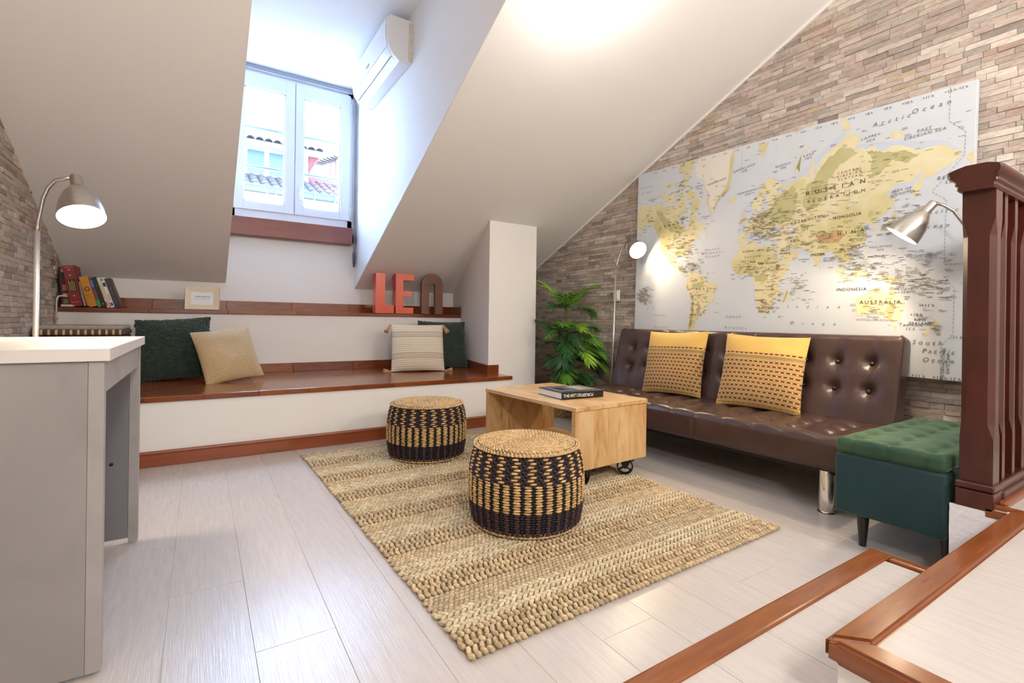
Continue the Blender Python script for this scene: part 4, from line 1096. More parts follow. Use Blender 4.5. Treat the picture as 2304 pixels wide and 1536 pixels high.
for x_, y_, rz in ((.455, .058, -45), (.12, .06, 20), (.47, CL - .10, -20), (.12, CL - .10, 35)):
    c = G().box((-.05, .05), (-.04, .04), (.087, .0945), .002).done('castor', black_iron, ct)
    c.location = (x_, y_, 0); c.rotation_euler = (0, 0, R(rz))
    rot = Matrix.Rotation(R(90), 4, 'X')
    G().lathe([(.040, -.017), (.045, -.017), (.047, -.013), (.047, .013), (.045, .017), (.040, .017), (.040, -.017)], 28, (0, 0, .047), rot).done('wheel_rim', black_iron, c, angle=40)
    g = G()
    for k in range(3):
        a = R(90 + 120 * k); g.tube([(0, 0, .047), (.041 * math.cos(a), 0, .047 + .041 * math.sin(a))], .006, 6)
    g.lathe([(0, -.015), (.012, -.015), (.012, .015), (0, .015)], 14, (0, 0, .047), rot); g.done('wheel_spokes', black_iron, c)
    g = G()
    for s in (-1, 1): g.prism([(-.034, s * .021, .088), (.034, s * .021, .088), (.010, s * .021, .04), (-.010, s * .021, .04)], (0, .003 * s, 0))
    g.done('fork', black_iron, c)

# book lying on the table
bk = thing('art_book', 'thick black hardback art book lying on the coffee table', 'book', (1.765, 2.212, .4605), R(-4))
BW, BD, BT = .305, .255, .043
blackcov = M('black book cover', '#18181a', .32)
G().box((0, BW), (0, BD), (0, .004), .001).box((0, BW), (0, BD), (BT - .004, BT), .001).box((0, BW), (0, .006), (0.001, BT - .001), .002).done('cover', blackcov, bk)
box('pages', M('white page block', '#e8e8ec', .8, bump=.3, bsc=600), bk, (.004, BW - .004), (.005, BD - .004), (.004, BT - .004))
for (x0, x1, y0, y1, c) in ((.0, .3035, .012, .25, '#4e545e'), (.02, .13, .05, .22, '#7f868f'), (.045, .11, .08, .19, '#2c3036'), (.15, .285, .05, .22, '#98938a'), (.17, .23, .08, .2, '#c6bfae')):
    z_ = BT + .0004 * (1 + [0, .02, .045, .15, .17].index(x0))
    o = box('cover_print', M('cover print ' + c, c, .3), bk, (x0 + .001, x1), (y0, y1), (BT - .001, z_))
sp = []
def on_spine(v, a):
    x, rot = a; s = -1 if rot else 1
    return (x + s * v[0], -.0006, BT / 2 + s * v[1])
paper = M('white lettering', '#f2f0ec', .6)
print_on('spine_title', paper, [(('THE ART OF', .026, .82), (.072, 0)), (('FORGERY', .026, .82), (.178, 1))], bk, on_spine)
print_on('spine_author', M('grey lettering', '#6e6e72', .6), [(('- - - - - - -', .012, .9), (.255, 0))], bk, on_spine)

# ------------------------------------------------------------------ woven poufs
weave = tintmat('woven seagrass', .75, 90, .45, .4)
CREAM, NAT, BLK, PUR = np.array(lin('#d9b377')), np.array(lin('#d2b07e')), np.array(lin('#17161c')), np.array(lin('#4a3038'))
def pouf(loc, label, rz):
    t = thing('woven_pouf', label, 'pouf', loc, rz, 'woven seagrass poufs')
    H = .352
    def rad(z):
        k = z / H
        return .236 + .024 * math.sin(math.pi * min(1, max(0, k * 1.02 - .01))) ** .7 - .012 * max(0, (k - .8) / .2) ** 2 + .004 * (1 - k)
    G().lathe([(0, .004), (.228, .004)] + [(rad(z) - .008, z) for z in np.linspace(.012, H - .012, 14)] + [(.226, H - .004), (0, H - .002)], 48).done('core', M('dark pouf core', '#141318', .9), t, True)
    N = 72
    C, A, K = [], [], []
    def add(a, z, r, col, lt, lz, lr, slant=0.0):
        ca, sa = math.cos(a), math.sin(a)
        T = np.array((-sa, ca, slant)); T /= np.linalg.norm(T)
        Nn = np.array((ca, sa, 0)); Z = np.cross(Nn, T)
        C.append((r * ca, r * sa, z)); A.append(np.stack([T * lt, Nn * lr, Z * lz], 1)); K.append(col * rng.uniform(.75, 1.15))
    z = H - .014
    for q in range(9):                     # staggered dashes between purple cords
        r = rad(z); l = 2 * math.pi * r / N
        for i in range(N):
            a = 2 * math.pi * (i + (.5 if q % 2 else 0)) / N
            cr = (i + (q % 2)) % 3 == 0
            add(a, z, r - (.001 if cr else .004), CREAM if cr else BLK, l * (.78 if cr else .56), .0052 if cr else .0058, .0062, .05)
            add(a + .02, z - .0066, r - .003, PUR, l * .62, .0040, .006, -.12)
        z -= .0132
    for q in range(20):                    # upright stripes
        r = rad(z); l = 2 * math.pi * r / N; up = q < 11
        for i in range(N):
            a = 2 * math.pi * (i + (.12 if q % 2 else 0)) / N
            st_ = i % 2 == 0
            col = (CREAM if up else PUR) if st_ else BLK
            add(a, z, r - (.0015 if st_ else .005), col, l * (.80 if st_ and up else .6), .0052, .0062, .06 if q % 2 else -.06)
        z -= .0107
    lumps('side_weave', C, A, K, weave, t)
    G().lathe([(0, H - .0012), (.06, H - .001), (.205, H - .003)], 40).done('top_backing', M('straw backing', '#a98450', .9), t, True)
    C, A, K = [], [], []
    rr = .238
    n = 0
    while rr > .006:
        cnt = max(4, int(2 * math.pi * rr / .0165)); zt = H - .003 - .010 * max(0, (rr - .19) / .05) ** 2 - .004 * math.exp(-(rr / .05) ** 2)
        for i in range(cnt):
            a = 2 * math.pi * (i + (n % 2) * .5) / cnt
            ca, sa = math.cos(a), math.sin(a); d = .45
            T = np.array((-sa, ca, 0)) * math.cos(d) + np.array((ca, sa, 0)) * math.sin(d); Rr = np.cross((0, 0, 1), T)
            C.append((rr * ca, rr * sa, zt)); A.append(np.stack([T * .0108, Rr * .0056, np.array((0, 0, .006))], 1)); K.append(NAT * rng.uniform(.75, 1.25))
        rr -= .0115; n += 1
    lumps('top_coil', C, A, K, weave, t)
    C, A, K = [], [], []
    for q, (r0, z0) in enumerate(((.240, .0065), (.238, .0165))):
        cnt = 84
        for i in range(cnt):
            a = 2 * math.pi * (i + q * .5) / cnt; ca, sa = math.cos(a), math.sin(a)
            T = np.array((-sa, ca, .25)); T /= np.linalg.norm(T); Nn = np.array((ca, sa, 0))
            C.append((r0 * ca, r0 * sa, z0)); A.append(np.stack([T * .0125, Nn * .007, np.cross(Nn, T) * .0062], 1)); K.append(NAT * rng.uniform(.7, 1.1))
    lumps('base_coil', C, A, K, weave, t)
RUGZ = .021
pouf((1.262, 1.835, RUGZ), 'black and straw woven pouf in front, nearest on the rug', .3)
pouf((1.285, 3.050, RUGZ), 'black and straw woven pouf farther back beside the bench', 1.1)

# ------------------------------------------------------------------ braided rug
rug = thing('braided_rug', 'large braided jute rug in straw and cream bands', 'rug', (.610, 1.14, 0), R(1.1))
RW, RL = 1.575, 2.325
box('backing', M('jute backing', '#8c7350', .95), rug, (.012, RW - .012), (.012, RL - .012), (.0005, .006))
jute = tintmat('jute strand', .9, 120, .4, .5, .15)
J1, J2, J3, J4 = (np.array(lin(c)) for c in ('#d0b994', '#dac8a6', '#d3bd99', '#c8ae88'))
def strand(C, A, K, x, y, z, dx, dy, l, w, h, col):
    T = np.array((dx, dy, 0.)); T /= np.linalg.norm(T); Nn = np.array((-T[1], T[0], 0))
    C.append((x, y, z)); A.append(np.stack([T * l, Nn * w, np.array((0, 0, h))], 1)); K.append(col * rng.uniform(.78, 1.18))
y = .0; q = 0
while y < RL - .02:
    C, A, K = [], [], []
    kind = q % 3
    ed = lambda: rng.uniform(-.006, .006)
    if kind == 0:                       # thick looped band
        bw = .124; rows = 5; p = bw / rows
        sh = rng.uniform(.85, 1.1)
        for r in range(rows):
            yy = y + p * (r + .5); n = int(RW / .0215)
            for i in range(n):
                x = (i + .5 + .25 * (r % 2)) * RW / n
                s = 1 if r % 2 else -1
                strand(C, A, K, x + ed() * .3, yy, .0105 + rng.uniform(0, .003), .45 * s, 1, .0155, .0085, .0085, (J1 if rng.random() < .75 else J4) * sh)
    elif kind == 1:                     # cream chevron braids
        rows = 3; p = .036; bw = rows * p
        for r in range(rows):
            yy = y + p * (r + .5); n = int(RW / .023)
            for i in range(n):
                x = (i + .5) * RW / n
                for s in (-1, 1):
                    strand(C, A, K, x + (0 if s > 0 else RW / n * .5), yy + s * p * .22, .0115, 1, .62 * s * (-1), .0175, .0072, .0082, J2)
    else:                               # fine flat rows
        rows = 6; p = .0168; bw = rows * p
        sh = rng.uniform(.9, 1.1)
        for r in range(rows):
            yy = y + p * (r + .5); n = int(RW / .0185)
            for i in range(n):
                x = (i + .5 + .5 * (r % 2)) * RW / n
                strand(C, A, K, min(x, RW - .005), yy, .0085, 1, .22 * (1 if r % 2 else -1), .0115, .0075, .0065, J3 * sh)
    if y + bw > RL + .03: break
    lumps('rug_band', C, A, K, jute, rug)
    y += bw; q += 1
# ------------------------------------------------------------------ console desk at the left
concrete = M('pale concrete laminate', '#8b8684', .5, c2='#98938f', sc=2.2, bump=.02, dist=.8)
conc_top = M('pale laminate top', '#cbc6c1', .42, c2='#d4cfca', sc=3)
conc_edge = M('laminate edge', '#a29d9a', .5, c2='#96918e', sc=6)
dk = thing('console_desk', 'grey concrete-look console desk standing against the left stone wall', 'desk', (-.205, 1.60, 0))
DW, DD, DH = .665, .90, .832
box('top', conc_top, dk, (-DW / 2 - .13, .012), (-.012, DD + .0), (DH - .032, DH), .0015)
box('top_leaf', conc_top, dk, (-DW, -DW / 2 - .131), (-.012, DD), (DH - .032, DH), .0015)
p_ = box('end_panel', concrete, dk, (-DW + .004, -.032), (0, .03), (.012, DH - .033), .001)
box('panel_edge', conc_edge, p_, (-.0315, 0), (-.001, .031), (.012, DH - .033), .001)
G().tube([(-.12, .015, 0), (-.12, .015, .013)], .012, 10).tube([(-.5, .015, 0), (-.5, .015, .013)], .012, 10).done('foot', black_plastic, p_)
p_ = box('end_panel', M('dark grey laminate', '#77747a', .55), dk, (-DW + .004, -.032), (DD - .045, DD - .015), (.03, DH - .033), .001)  # rear panel in a different grey from the front one
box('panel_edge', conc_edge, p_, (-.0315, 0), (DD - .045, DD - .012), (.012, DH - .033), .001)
box('back_panel', conc_edge, dk, (-DW + .004, -DW + .02), (.03, DD - .045), (.03, DH - .033), .001)
box('apron', conc_edge, dk, (-.028, -.006), (.03, DD - .045), (DH - .12, DH - .033), .001)
G().lathe([(0, 0), (.007, 0), (.006, .003), (0, .004)], 12, (-.085, DD - .045, .33), Matrix.Rotation(R(90), 4, 'X')).done('screw_cap', black_plastic, dk)

# ------------------------------------------------------------------ cushions
def cushion(name, label, mat, w, h, th, M4, group=None, fluff=0.0, tassel=None, pinch=.05, back_mat=None, n=36, dents=()):
    V, UV = [], []
    idx = {}
    def f(u, v):
        e = (1 - abs(u) ** 2.6) * (1 - abs(v) ** 2.6)
        return max(0, e) ** .55
    def base(u, v):
        x = w / 2 * u * (1 - pinch * (1 - v * v)); z = h / 2 * v * (1 - pinch * (1 - u * u))
        return x, z
    for side in (1, -1):
        for i in range(n + 1):
            for j in range(n + 1):
                u, v = -1 + 2 * i / n, -1 + 2 * j / n
                # concentrate samples at edges
                u2, v2 = math.sin(u * math.pi / 2), math.sin(v * math.pi / 2)
                x, z = base(u2, v2); t = th / 2 * f(u2, v2)
                t += .006 * mnoise.noise(Vector((x * 9, z * 9, side * 3 + w * 7))) * (t > .004) * 1.2
                for (du, dv, dr, dd) in dents:
                    t -= dd * math.exp(-((u2 - du) ** 2 + (v2 - dv) ** 2) / dr ** 2) * (t > .01)
                if fluff:
                    t += fluff * abs(mnoise.noise(Vector((x * 60, z * 60, side * 5)))) + fluff * .6 * mnoise.noise(Vector((x * 130, z * 130, side)))
                    x += fluff * mnoise.noise(Vector((x * 80, z * 80, 9))); z += fluff * mnoise.noise(Vector((x * 80, z * 80, 4)))
                if abs(u2) > .9999 or abs(v2) > .9999:
                    key = (i, j)
                    if key in idx and not fluff: 
                        V.append(None); UV.append((u2, v2)); continue
                    idx[key] = len(V); t = 0 if not fluff else t * .3 + .004 * side
                V.append((x, -t * side, z)); UV.append((u2, v2))
    remap = {}; VV = []; UU = []
    m = n + 1
    def vid(side, i, j):
        k = (0 if side == 1 else m * m) + i * m + j
        if V[k] is None: k = idx[(i, j)]
        if k not in remap: remap[k] = len(VV); VV.append(V[k]); UU.append(UV[k])
        return remap[k]
    root = thing(name, label, 'cushion', (0, 0, 0), 0, group)
    root.matrix_world = M4
    F1, F2 = [], []
    for i in range(n):
        for j in range(n):
            F1.append((vid(1, i, j), vid(1, i + 1, j), vid(1, i + 1, j + 1), vid(1, i, j + 1)))
    for i in range(n):
        for j in range(n):
            F2.append((vid(-1, i, j), vid(-1, i, j + 1), vid(-1, i + 1, j + 1), vid(-1, i + 1, j)))
    o = pyobj('cover', VV, F1 + F2, mat, root, True)
    if back_mat:
        o.data.materials.append(back_mat)
        for k in range(len(F1), len(F1) + len(F2)): o.data.polygons[k].material_index = 1
    uv = o.data.uv_layers.new(name='UVMap')
    for lp in o.data.loops: uv.data[lp.index].uv = ((UU[lp.vertex_index][0] + 1) / 2, (UU[lp.vertex_index][1] + 1) / 2)
    return root

def stand(x, y, z, h, lean, rz, roll=0.0, pinch=.0):
    """cushion standing on its lower edge: lean back by lean degrees, facing -y then turned by rz"""
    return (Matrix.Translation((x, y, z)) @ Matrix.Rotation(R(rz), 4, 'Z') @ Matrix.Rotation(R(-lean), 4, 'X') @ Matrix.Rotation(R(roll), 4, 'Y') @ Matrix.Translation((0, 0, h / 2)))

def uvx(nt):
    tc = nt.nodes.new('ShaderNodeTexCoord'); sp = nt.nodes.new('ShaderNodeSeparateXYZ')
    nt.links.new(tc.outputs['UV'], sp.inputs[0])
    return X(nt, sp.outputs[0]), X(nt, sp.outputs[1])

def mustard():
    m, nt, b = newmat('mustard woven stripe fabric')
    b.inputs['Roughness'].default_value = .85; b.inputs['Sheen Weight'].default_value = .2
    u, v = uvx(nt)
    v = v * -1 + 1.0                                   # from the top down
    yel, org, blk, wht, gry = lin('#d6af5e'), lin('#b4622a'), lin('#2e211c'), lin('#e9dcc4'), lin('#a89679')
    col = mixc(nt, v.gt(.33) * (v.lt(.93)), yel, lin('#c9a457'))
    per = .058
    ph = ((v - .265) * (1 / per)).frac()
    on = v.gt(.265) * v.lt(.97)
    # thin lines between the dashed rows
    lines = ((v - .265) * (5 / per)).frac().lt(.4) * v.gt(.31) * v.lt(.97)
    col = mixc(nt, lines * .75, col, gry)
    first = v.band(.30, .345)
    col = mixc(nt, first * ((v * 85).frac().lt(.3)), col, blk)
    row = ph.lt(.40) * on * (v.band(.325, .36) * -1 + 1.0)
    col = mixc(nt, row, col, org)
    shift = ((v - .265) * (1 / per)).floor() * .37
    fu = (u * 16 + shift).frac()
    core = ph.band(.10, .32)
    col = mixc(nt, row * core * fu.lt(.52), col, blk)
    col = mixc(nt, row * core * fu.band(.66, .88), col, wht)
    edge = ph.band(.0, .04) * on
    col = mixc(nt, edge, col, lin('#7a4a22'))
    tc = coords(nt, (1, 1, 1), 'UV')
    f = noise_n(nt, tc, 90, 2)
    k = nt.nodes.new('ShaderNodeMix'); k.data_type = 'RGBA'; k.blend_type = 'MULTIPLY'; k.inputs[0].default_value = 1
    nt.links.new(col, k.inputs[6]); nt.links.new(ramp(nt, f, [(.3, (.82,) * 3), (.7, (1.05,) * 3)]), k.inputs[7])
    nt.links.new(k.outputs[2], b.inputs['Base Color'])
    bump_n(nt, b, noise_n(nt, coords(nt, (1, 1, 6), 'Object'), 60, 2), .3, .003)
    return m
must = mustard()
navy = M('dark navy cushion back', '#1c1b22', .9)
wy = math.pi / 2
# sofa faces -x : turn the cushion front from -y to -x
cushion('throw_cushion', 'mustard striped cushion on the sofa, the one nearer the floor lamp', must, .50, .49, .15, stand(2.965, 2.43, .378, .49, 15, -84, -1.5), 'mustard striped cushions on the sofa', back_mat=navy)
cushion('throw_cushion', 'mustard striped cushion in the middle of the sofa, larger of the two', must, .51, .49, .16, stand(2.965, 1.76, .374, .49, 17, -79, 1.5), 'mustard striped cushions on the sofa', back_mat=navy, dents=((.55, .75, .22, .02), (-.2, .8, .3, .012)))
teddy = M('dark green teddy fleece', '#26352d', .95, c2='#33443a', sc=30, bump=.9, bsc=120, sheen=.35)
cushion('throw_cushion', 'dark green fleece cushion leaning at the left end of the bench', teddy, .50, .50, .17, stand(-.17, 4.50, .432, .50, 20, -8, -4), 'green fleece cushions on the bench', fluff=.010, n=90)
cushion('throw_cushion', 'dark green fleece cushion in the right corner of the bench', teddy, .50, .50, .16, stand(2.075, 4.50, .432, .50, 20, -10, 1), 'green fleece cushions on the bench', fluff=.008, n=90)
linen = M('gold beige linen', '#b5996c', .7, c2='#c9b28a', sc=60, stretch=(1, 1, 5), bump=.35, bsc=150, sheen=.2)
cushion('throw_cushion', 'beige linen cushion tilted against the green fleece one', linen, .43, .43, .13, stand(.235, 4.26, .432, .43, 24, 20, -7), dents=((-.1, .1, .6, .010),))
def stripe():
    m, nt, b = newmat('cream ribbed stripe fabric')
    b.inputs['Roughness'].default_value = .9
    u, v = uvx(nt)
    w_ = X(nt, noise_n(nt, coords(nt, (1, 1, 1), 'UV'), 6, 2)) * .02
    vv = v + w_
    col = mixc(nt, 0.0, lin('#e2dac9'), lin('#e2dac9'))
    ln = (vv * 24).frac().lt(.2)
    col = mixc(nt, ln * .75, col, lin('#9d8a6c'))
    tk = ((u * 44).frac().lt(.42)) * (vv.band(.27, .345)._m('ADD', vv.band(.73, .805)))
    col = mixc(nt, tk * .8, col, lin('#8d8f96'))
    ed = (vv.band(.255, .265)._m('ADD', vv.band(.355, .367)))._m('ADD', vv.band(.715, .727)._m('ADD', vv.band(.815, .828)))
    col = mixc(nt, ed, col, lin('#b98a4a'))
    nt.links.new(col, b.inputs['Base Color'])
    h = (vv * 24).frac()
    bump_n(nt, b, h.s, .5, .006)
    return m
st = cushion('throw_cushion', 'cream striped cushion with tassels at its corners on the bench', stripe(), .50, .455, .15, stand(1.735, 4.34, .43, .455, 16, -14, 0), pinch=.025)
tas = M('tan tassel yarn', '#c6a277', .9, c2='#b08c60', sc=60, stretch=(6, 6, 1), bump=.4)
for sx, sz in ((-1, 1), (1, 1), (-1, -1), (1, -1)):
    g = G()
    base = Vector((sx * .25, 0, sz * .2275))
    d = Vector((sx * .55, -.1, -1)).normalized() if sz > 0 else Vector((sx * 1, -.25, -.15)).normalized()
    if sz < 0: d = Vector((sx, -.35, .03)).normalized()
    L_ = .085 if sz > 0 else .07
    pts = [base + d * (L_ * k) for k in (0, .12, .25, .32, .6, 1)]
    g.tube(pts, [.006, .010, .010, .008, .017, .022], 10)
    for k in range(10):
        a = 2 * math.pi * k / 10; q = d.orthogonal().normalized(); w2 = d.cross(q)
        off = (q * math.cos(a) + w2 * math.sin(a)) * .02
        g.tube([base + d * L_ * .4 + off * .5, base + d * L_ * 1.02 + off, base + d * L_ * 1.12 + off * 1.05], [.004, .004, .001], 5)
    g.done('tassel', tas, st, True)

# patterned seat cube on the bench behind the desk
cb = thing('bench_cube', 'low padded cube with brown patterned band on the bench behind the desk', 'pouf', (-.655, 4.40, .425))
g = G().box((-.24, .22), (-.2, .2), (0, .36), .02, 3); g.done('body', M('dark brown fabric', '#352a28', .9), cb, angle=40)
def bandm():
    m, nt, b = newmat('brown patterned trim')
    b.inputs['Roughness'].default_value = .9
    sp = nt.nodes.new('ShaderNodeSeparateXYZ'); nt.links.new(coords(nt), sp.inputs[0])
    x, z = X(nt, sp.outputs[0]), X(nt, sp.outputs[2])
    d = ((x * 28).frac() - .5)._m('ABSOLUTE')
    col = mixc(nt, d.lt(.17), lin('#5b3f34'), lin('#c9b48a'))
    nt.links.new(col, b.inputs['Base Color'])
    return m
box('pattern_band', bandm(), cb, (-.243, .223), (-.203, .203), (.36, .395), .012, 3)
box('top_pad', M('grey woven top', '#9b948a', .9, c2='#a9a296', sc=40, bump=.3), cb, (-.235, .215), (-.195, .195), (.393, .425), .015, 3)

# ------------------------------------------------------------------ floor lamps
shade_in = M('white enamel inside shade', '#f6f1e8', .5)
bulb_mat = emit('lit bulb', (1.0, .84, .60), 45)
def floor_lamp(label, base, pts, tip, axis, watts, base_r=.115):
    """pts: world points of pole and gooseneck, tip: neck end where the shade starts, axis: where the shade points"""
    t = thing('floor_lamp', label, 'lamp', base, 0, 'silver gooseneck floor lamps')
    B = Vector(base); P = [Vector(p) - B for p in pts]; T = Vector(tip) - B; ax = Vector(axis).normalized()
    G().lathe([(0, 0), (base_r, 0), (base_r, .012), (base_r - .01, .022), (.02, .028), (0, .028)], 32).done('base', steel, t, angle=40)
    G().tube([Vector((0, 0, .02)), P[0]], .0095, 12).done('pole', pole_mat, t, True)
    G().tube(P + [T], .0075, 12).done('gooseneck', steel, t, True)
    q = Vector((0, 0, -1)).rotation_difference(ax).to_matrix().to_4x4()
    # profile along -z (towards the opening)
    outer = [(0, .004), (.018, .003), (.021, -.002), (.021, -.05), (.024, -.055), (.034, -.068), (.05, -.092), (.064, -.125), (.073, -.165), (.077, -.20)]
    inner = [(.0755, -.2), (.071, -.165), (.062, -.126), (.047, -.094), (.03, -.072), (0, -.066)]
    sh = G().lathe(outer, 36, (0, 0, 0), q).done('shade', steel, t, True); sh.location = T
    i_ = G().lathe(inner, 36, (0, 0, 0), q).done('shade_lining', shade_in, sh, True)
    b = G().lathe([(0, -.08), (.016, -.085), (.02, -.10), (.045, -.125), (.06, -.155), (.058, -.18), (.04, -.193), (0, -.198)], 28, (0, 0, 0), q).done('bulb', bulb_mat, sh, True)
    G().tube([T * .0 + Vector((0, .0, 0)), Vector((0, 0, .001))], .012, 8).done('socket_screw', steel, sh) 
    l = bpy.data.lights.new('lamp_light', 'SPOT'); l.energy = watts; l.color = (1.0, .78, .52); l.shadow_soft_size = .05; l.spot_size = R(125); l.spot_blend = .35
    o = bpy.data.objects.new('lamp_light', l); COL.objects.link(o); o.parent = t
    o.location = T + ax * .205; o.rotation_euler = Vector((0, 0, -1)).rotation_difference(ax).to_euler()
    return t
# left lamp behind the desk
floor_lamp('silver gooseneck floor lamp behind the desk at the left wall', (-.556, 2.665, 0),
           [(-.556, 2.665, 1.25), (-.552, 2.663, 1.29), (-.545, 2.66, 1.33), (-.537, 2.655, 1.38), (-.522, 2.65, 1.425), (-.50, 2.645, 1.456), (-.475, 2.64, 1.466)], (-.435, 2.63, 1.478), (.16, -.42, -.80), 17)
# lamp by the palm
floor_lamp('silver gooseneck floor lamp between sofa and light switch', (3.10, 3.19, 0),
           [(3.148, 3.19, 1.40), (3.155, 3.188, 1.44), (3.165, 3.18, 1.49), (3.18, 3.165, 1.55), (3.195, 3.145, 1.60), (3.2, 3.12, 1.628)], (3.185, 3.08, 1.635), (-.25, -.78, -.50), 14, .10)
# lamp behind the balustrade
floor_lamp('silver gooseneck floor lamp leaning over the sofa from behind the balustrade', (3.21, .78, 0),
           [(3.19, .785, 1.28), (3.185, .79, 1.33), (3.17, .80, 1.375), (3.15, .825, 1.43), (3.12, .85, 1.485), (3.10, .88, 1.515)], (3.085, .915, 1.535), (-.22, .62, -.82), 21, .09)
c = bpy.data.objects.get('floor_lamp.001')
G().tube([(.03, 0, .67), (.02, -.02, .55), (-.02, -.05, .40), (-.03, -.06, .30), (-.05, -.05, .1), (-.02, -.03, .02)], .003, 6).box((-.036, -.024), (-.068, -.052), (.32, .40), .004).done('cord_with_switch', black_plastic, c)

# ------------------------------------------------------------------ things on the ledge
LZ = .976
def book(label, x, y, w, h, d, lean, cover, marks=(), pages='#e6dfd2', rz=0.0, name='book'):
    """upright book: spine faces -y, lean in degrees to the left"""
    t = thing(name, label, 'book', (x, y, LZ), rz, 'books on the ledge')
    m = Matrix.Rotation(R(lean), 4, 'Y')
    t.matrix_world = Matrix.Translation((x, y, LZ)) @ Matrix.Rotation(rz, 4, 'Z') @ m
    cm = M('cover ' + cover, cover, .45, c2=cover, sc=8)
    G().box((0, .003), (0, d), (0, h), .0006, 1).box((w - .003, w), (0, d), (0, h), .0006, 1).box((0, w), (0, .004), (0, h), .0015, 2).done('cover', cm, t)
    box('pages', M('page block', pages, .9), t, (.003, w - .003), (.004, d - .004), (.004, h - .004))
    for (a0, a1, z0, z1, c_) in marks:
        box('spine_print', M('spine ' + c_, c_, .5), t, (w * a0, w * a1), (-.0008, .001), (h * z0, h * z1))
    return t
Yb0 = 4.875
book('black and gold illustrated tall book at the left end of the ledge', -.878, Yb0, .046, .295, .2, -4, '#3b1018', ((.3, .95, .88, .97, '#c9a43a'), (.3, .95, .6, .72, '#2b2018'), (.3, .95, .42, .56, '#b8632c'), (.3, .95, .24, .34, '#c8a452'), (.3, .95, .08, .2, '#7d6a35'), (.3, .95, .73, .86, '#1c1513')))
rb = book('tall dark red book with black title panel on the ledge', -.825, Yb0 - .015, .068, .31, .21, -9.5, '#8c1c28', ((.18, .85, .36, .66, '#17130f'), (.1, .9, .955, .965, '#c98a3c'), (.42, .58, .885, .91, '#d7b46a'), (.42, .58, .75, .775, '#d7b46a'), (.1, .9, .81, .83, '#5c3a2a'), (.42, .58, .25, .275, '#d7b46a'), (.1, .9, .69, .71, '#5c3a2a'), (.1, .9, .30, .32, '#5c3a2a'), (.2, .8, .10, .115, '#c98a3c')))
for k in range(4):
    box('title_line', M('gold print', '#c4a24e', .5), rb, (.068 * (.26 + .14 * k), .068 * (.32 + .14 * k)), (-.0012, -.0006), (.31 * .38, .31 * (.64 - .03 * (k % 2))))
book('thin white book squeezed behind the red book', -.752, Yb0 + .03, .014, .20, .16, -12, '#d7d3d0')
yb = book('orange yellow paperback with a round emblem on its spine', -.728, Yb0, .056, .235, .16, -14, '#d08a1e', ((.1, .9, .80, .815, '#a8641a'), (.15, .85, .38, .40, '#b06e1c'), (.2, .8, .30, .315, '#b06e1c')))
G().lathe([(.017, 0), (.011, 0), (.011, -.001), (.017, -.001), (.017, 0)], 20, (.028, -.0005, .137), Matrix.Rotation(R(-90), 4, 'X')).done('spine_emblem', M('purple emblem', '#5a2030', .5), yb)
book('blue and green thin paperback beside the yellow one', -.668, Yb0, .022, .225, .15, -15, '#2c3b6e', ((.1, .9, .3, .62, '#8c3346'), (.05, .95, .02, .28, '#2f9a4a'), (.1, .9, .7, .95, '#5470b8')))
book('black slim paperback with gold mark on the ledge', -.644, Yb0, .026, .24, .15, -16, '#141414', ((.35, .65, .1, .14, '#b89a48'), (.3, .7, .7, .72, '#6c6450')))
book('white paperback with yellow and red spine stripe', -.614, Yb0, .020, .238, .15, -16.5, '#d9d5cc', ((.05, .5, .3, .75, '#d9b81f'), (.05, .5, .05, .2, '#c22a2a')))
book('white paperback with small black labels on its spine', -.592, Yb0, .026, .215, .15, -17, '#e4e0da', ((.2, .8, .78, .92, '#2a2a2e'), (.3, .8, .06, .18, '#33343c'), (.3, .7, .25, .5, '#c9a6a0'), (.0, .15, .02, .2, '#c22a2a')))
book('dark grey paperback leaning at the right end of the books', -.563, Yb0, .036, .235, .15, -18, '#38363e', ((.3, .6, .45, .7, '#6a3a40'), (.1, .9, .02, .1, '#1f1d22')))
t = thing('usb_charger', 'small cream pen-shaped gadget lying before the books', 'gadget', (-.845, 4.855, LZ + .001), R(3))
g = G().box((-.035, .035), (-.010, .010), (0, .018), .008, 3); g.done('body', M('cream plastic', '#d9cdb4', .4), t, True)
box('cap', M('cream cap', '#c9b896', .4), t, (.033, .044), (-.006, .006), (.003, .015), .003)
t = thing('sunglasses_case', 'small flat black case lying before the red book', 'case', (-.745, 4.852, LZ + .0005), R(-4))
g = G().box((-.03, .03), (-.011, .011), (0, .012), .005, 3); g.done('body', black_plastic, t, True)
box('lid_seam', M('dark seam', '#2c2c30', .5), t, (-.0302, .0302), (-.0112, .0112), (.0055, .0065))

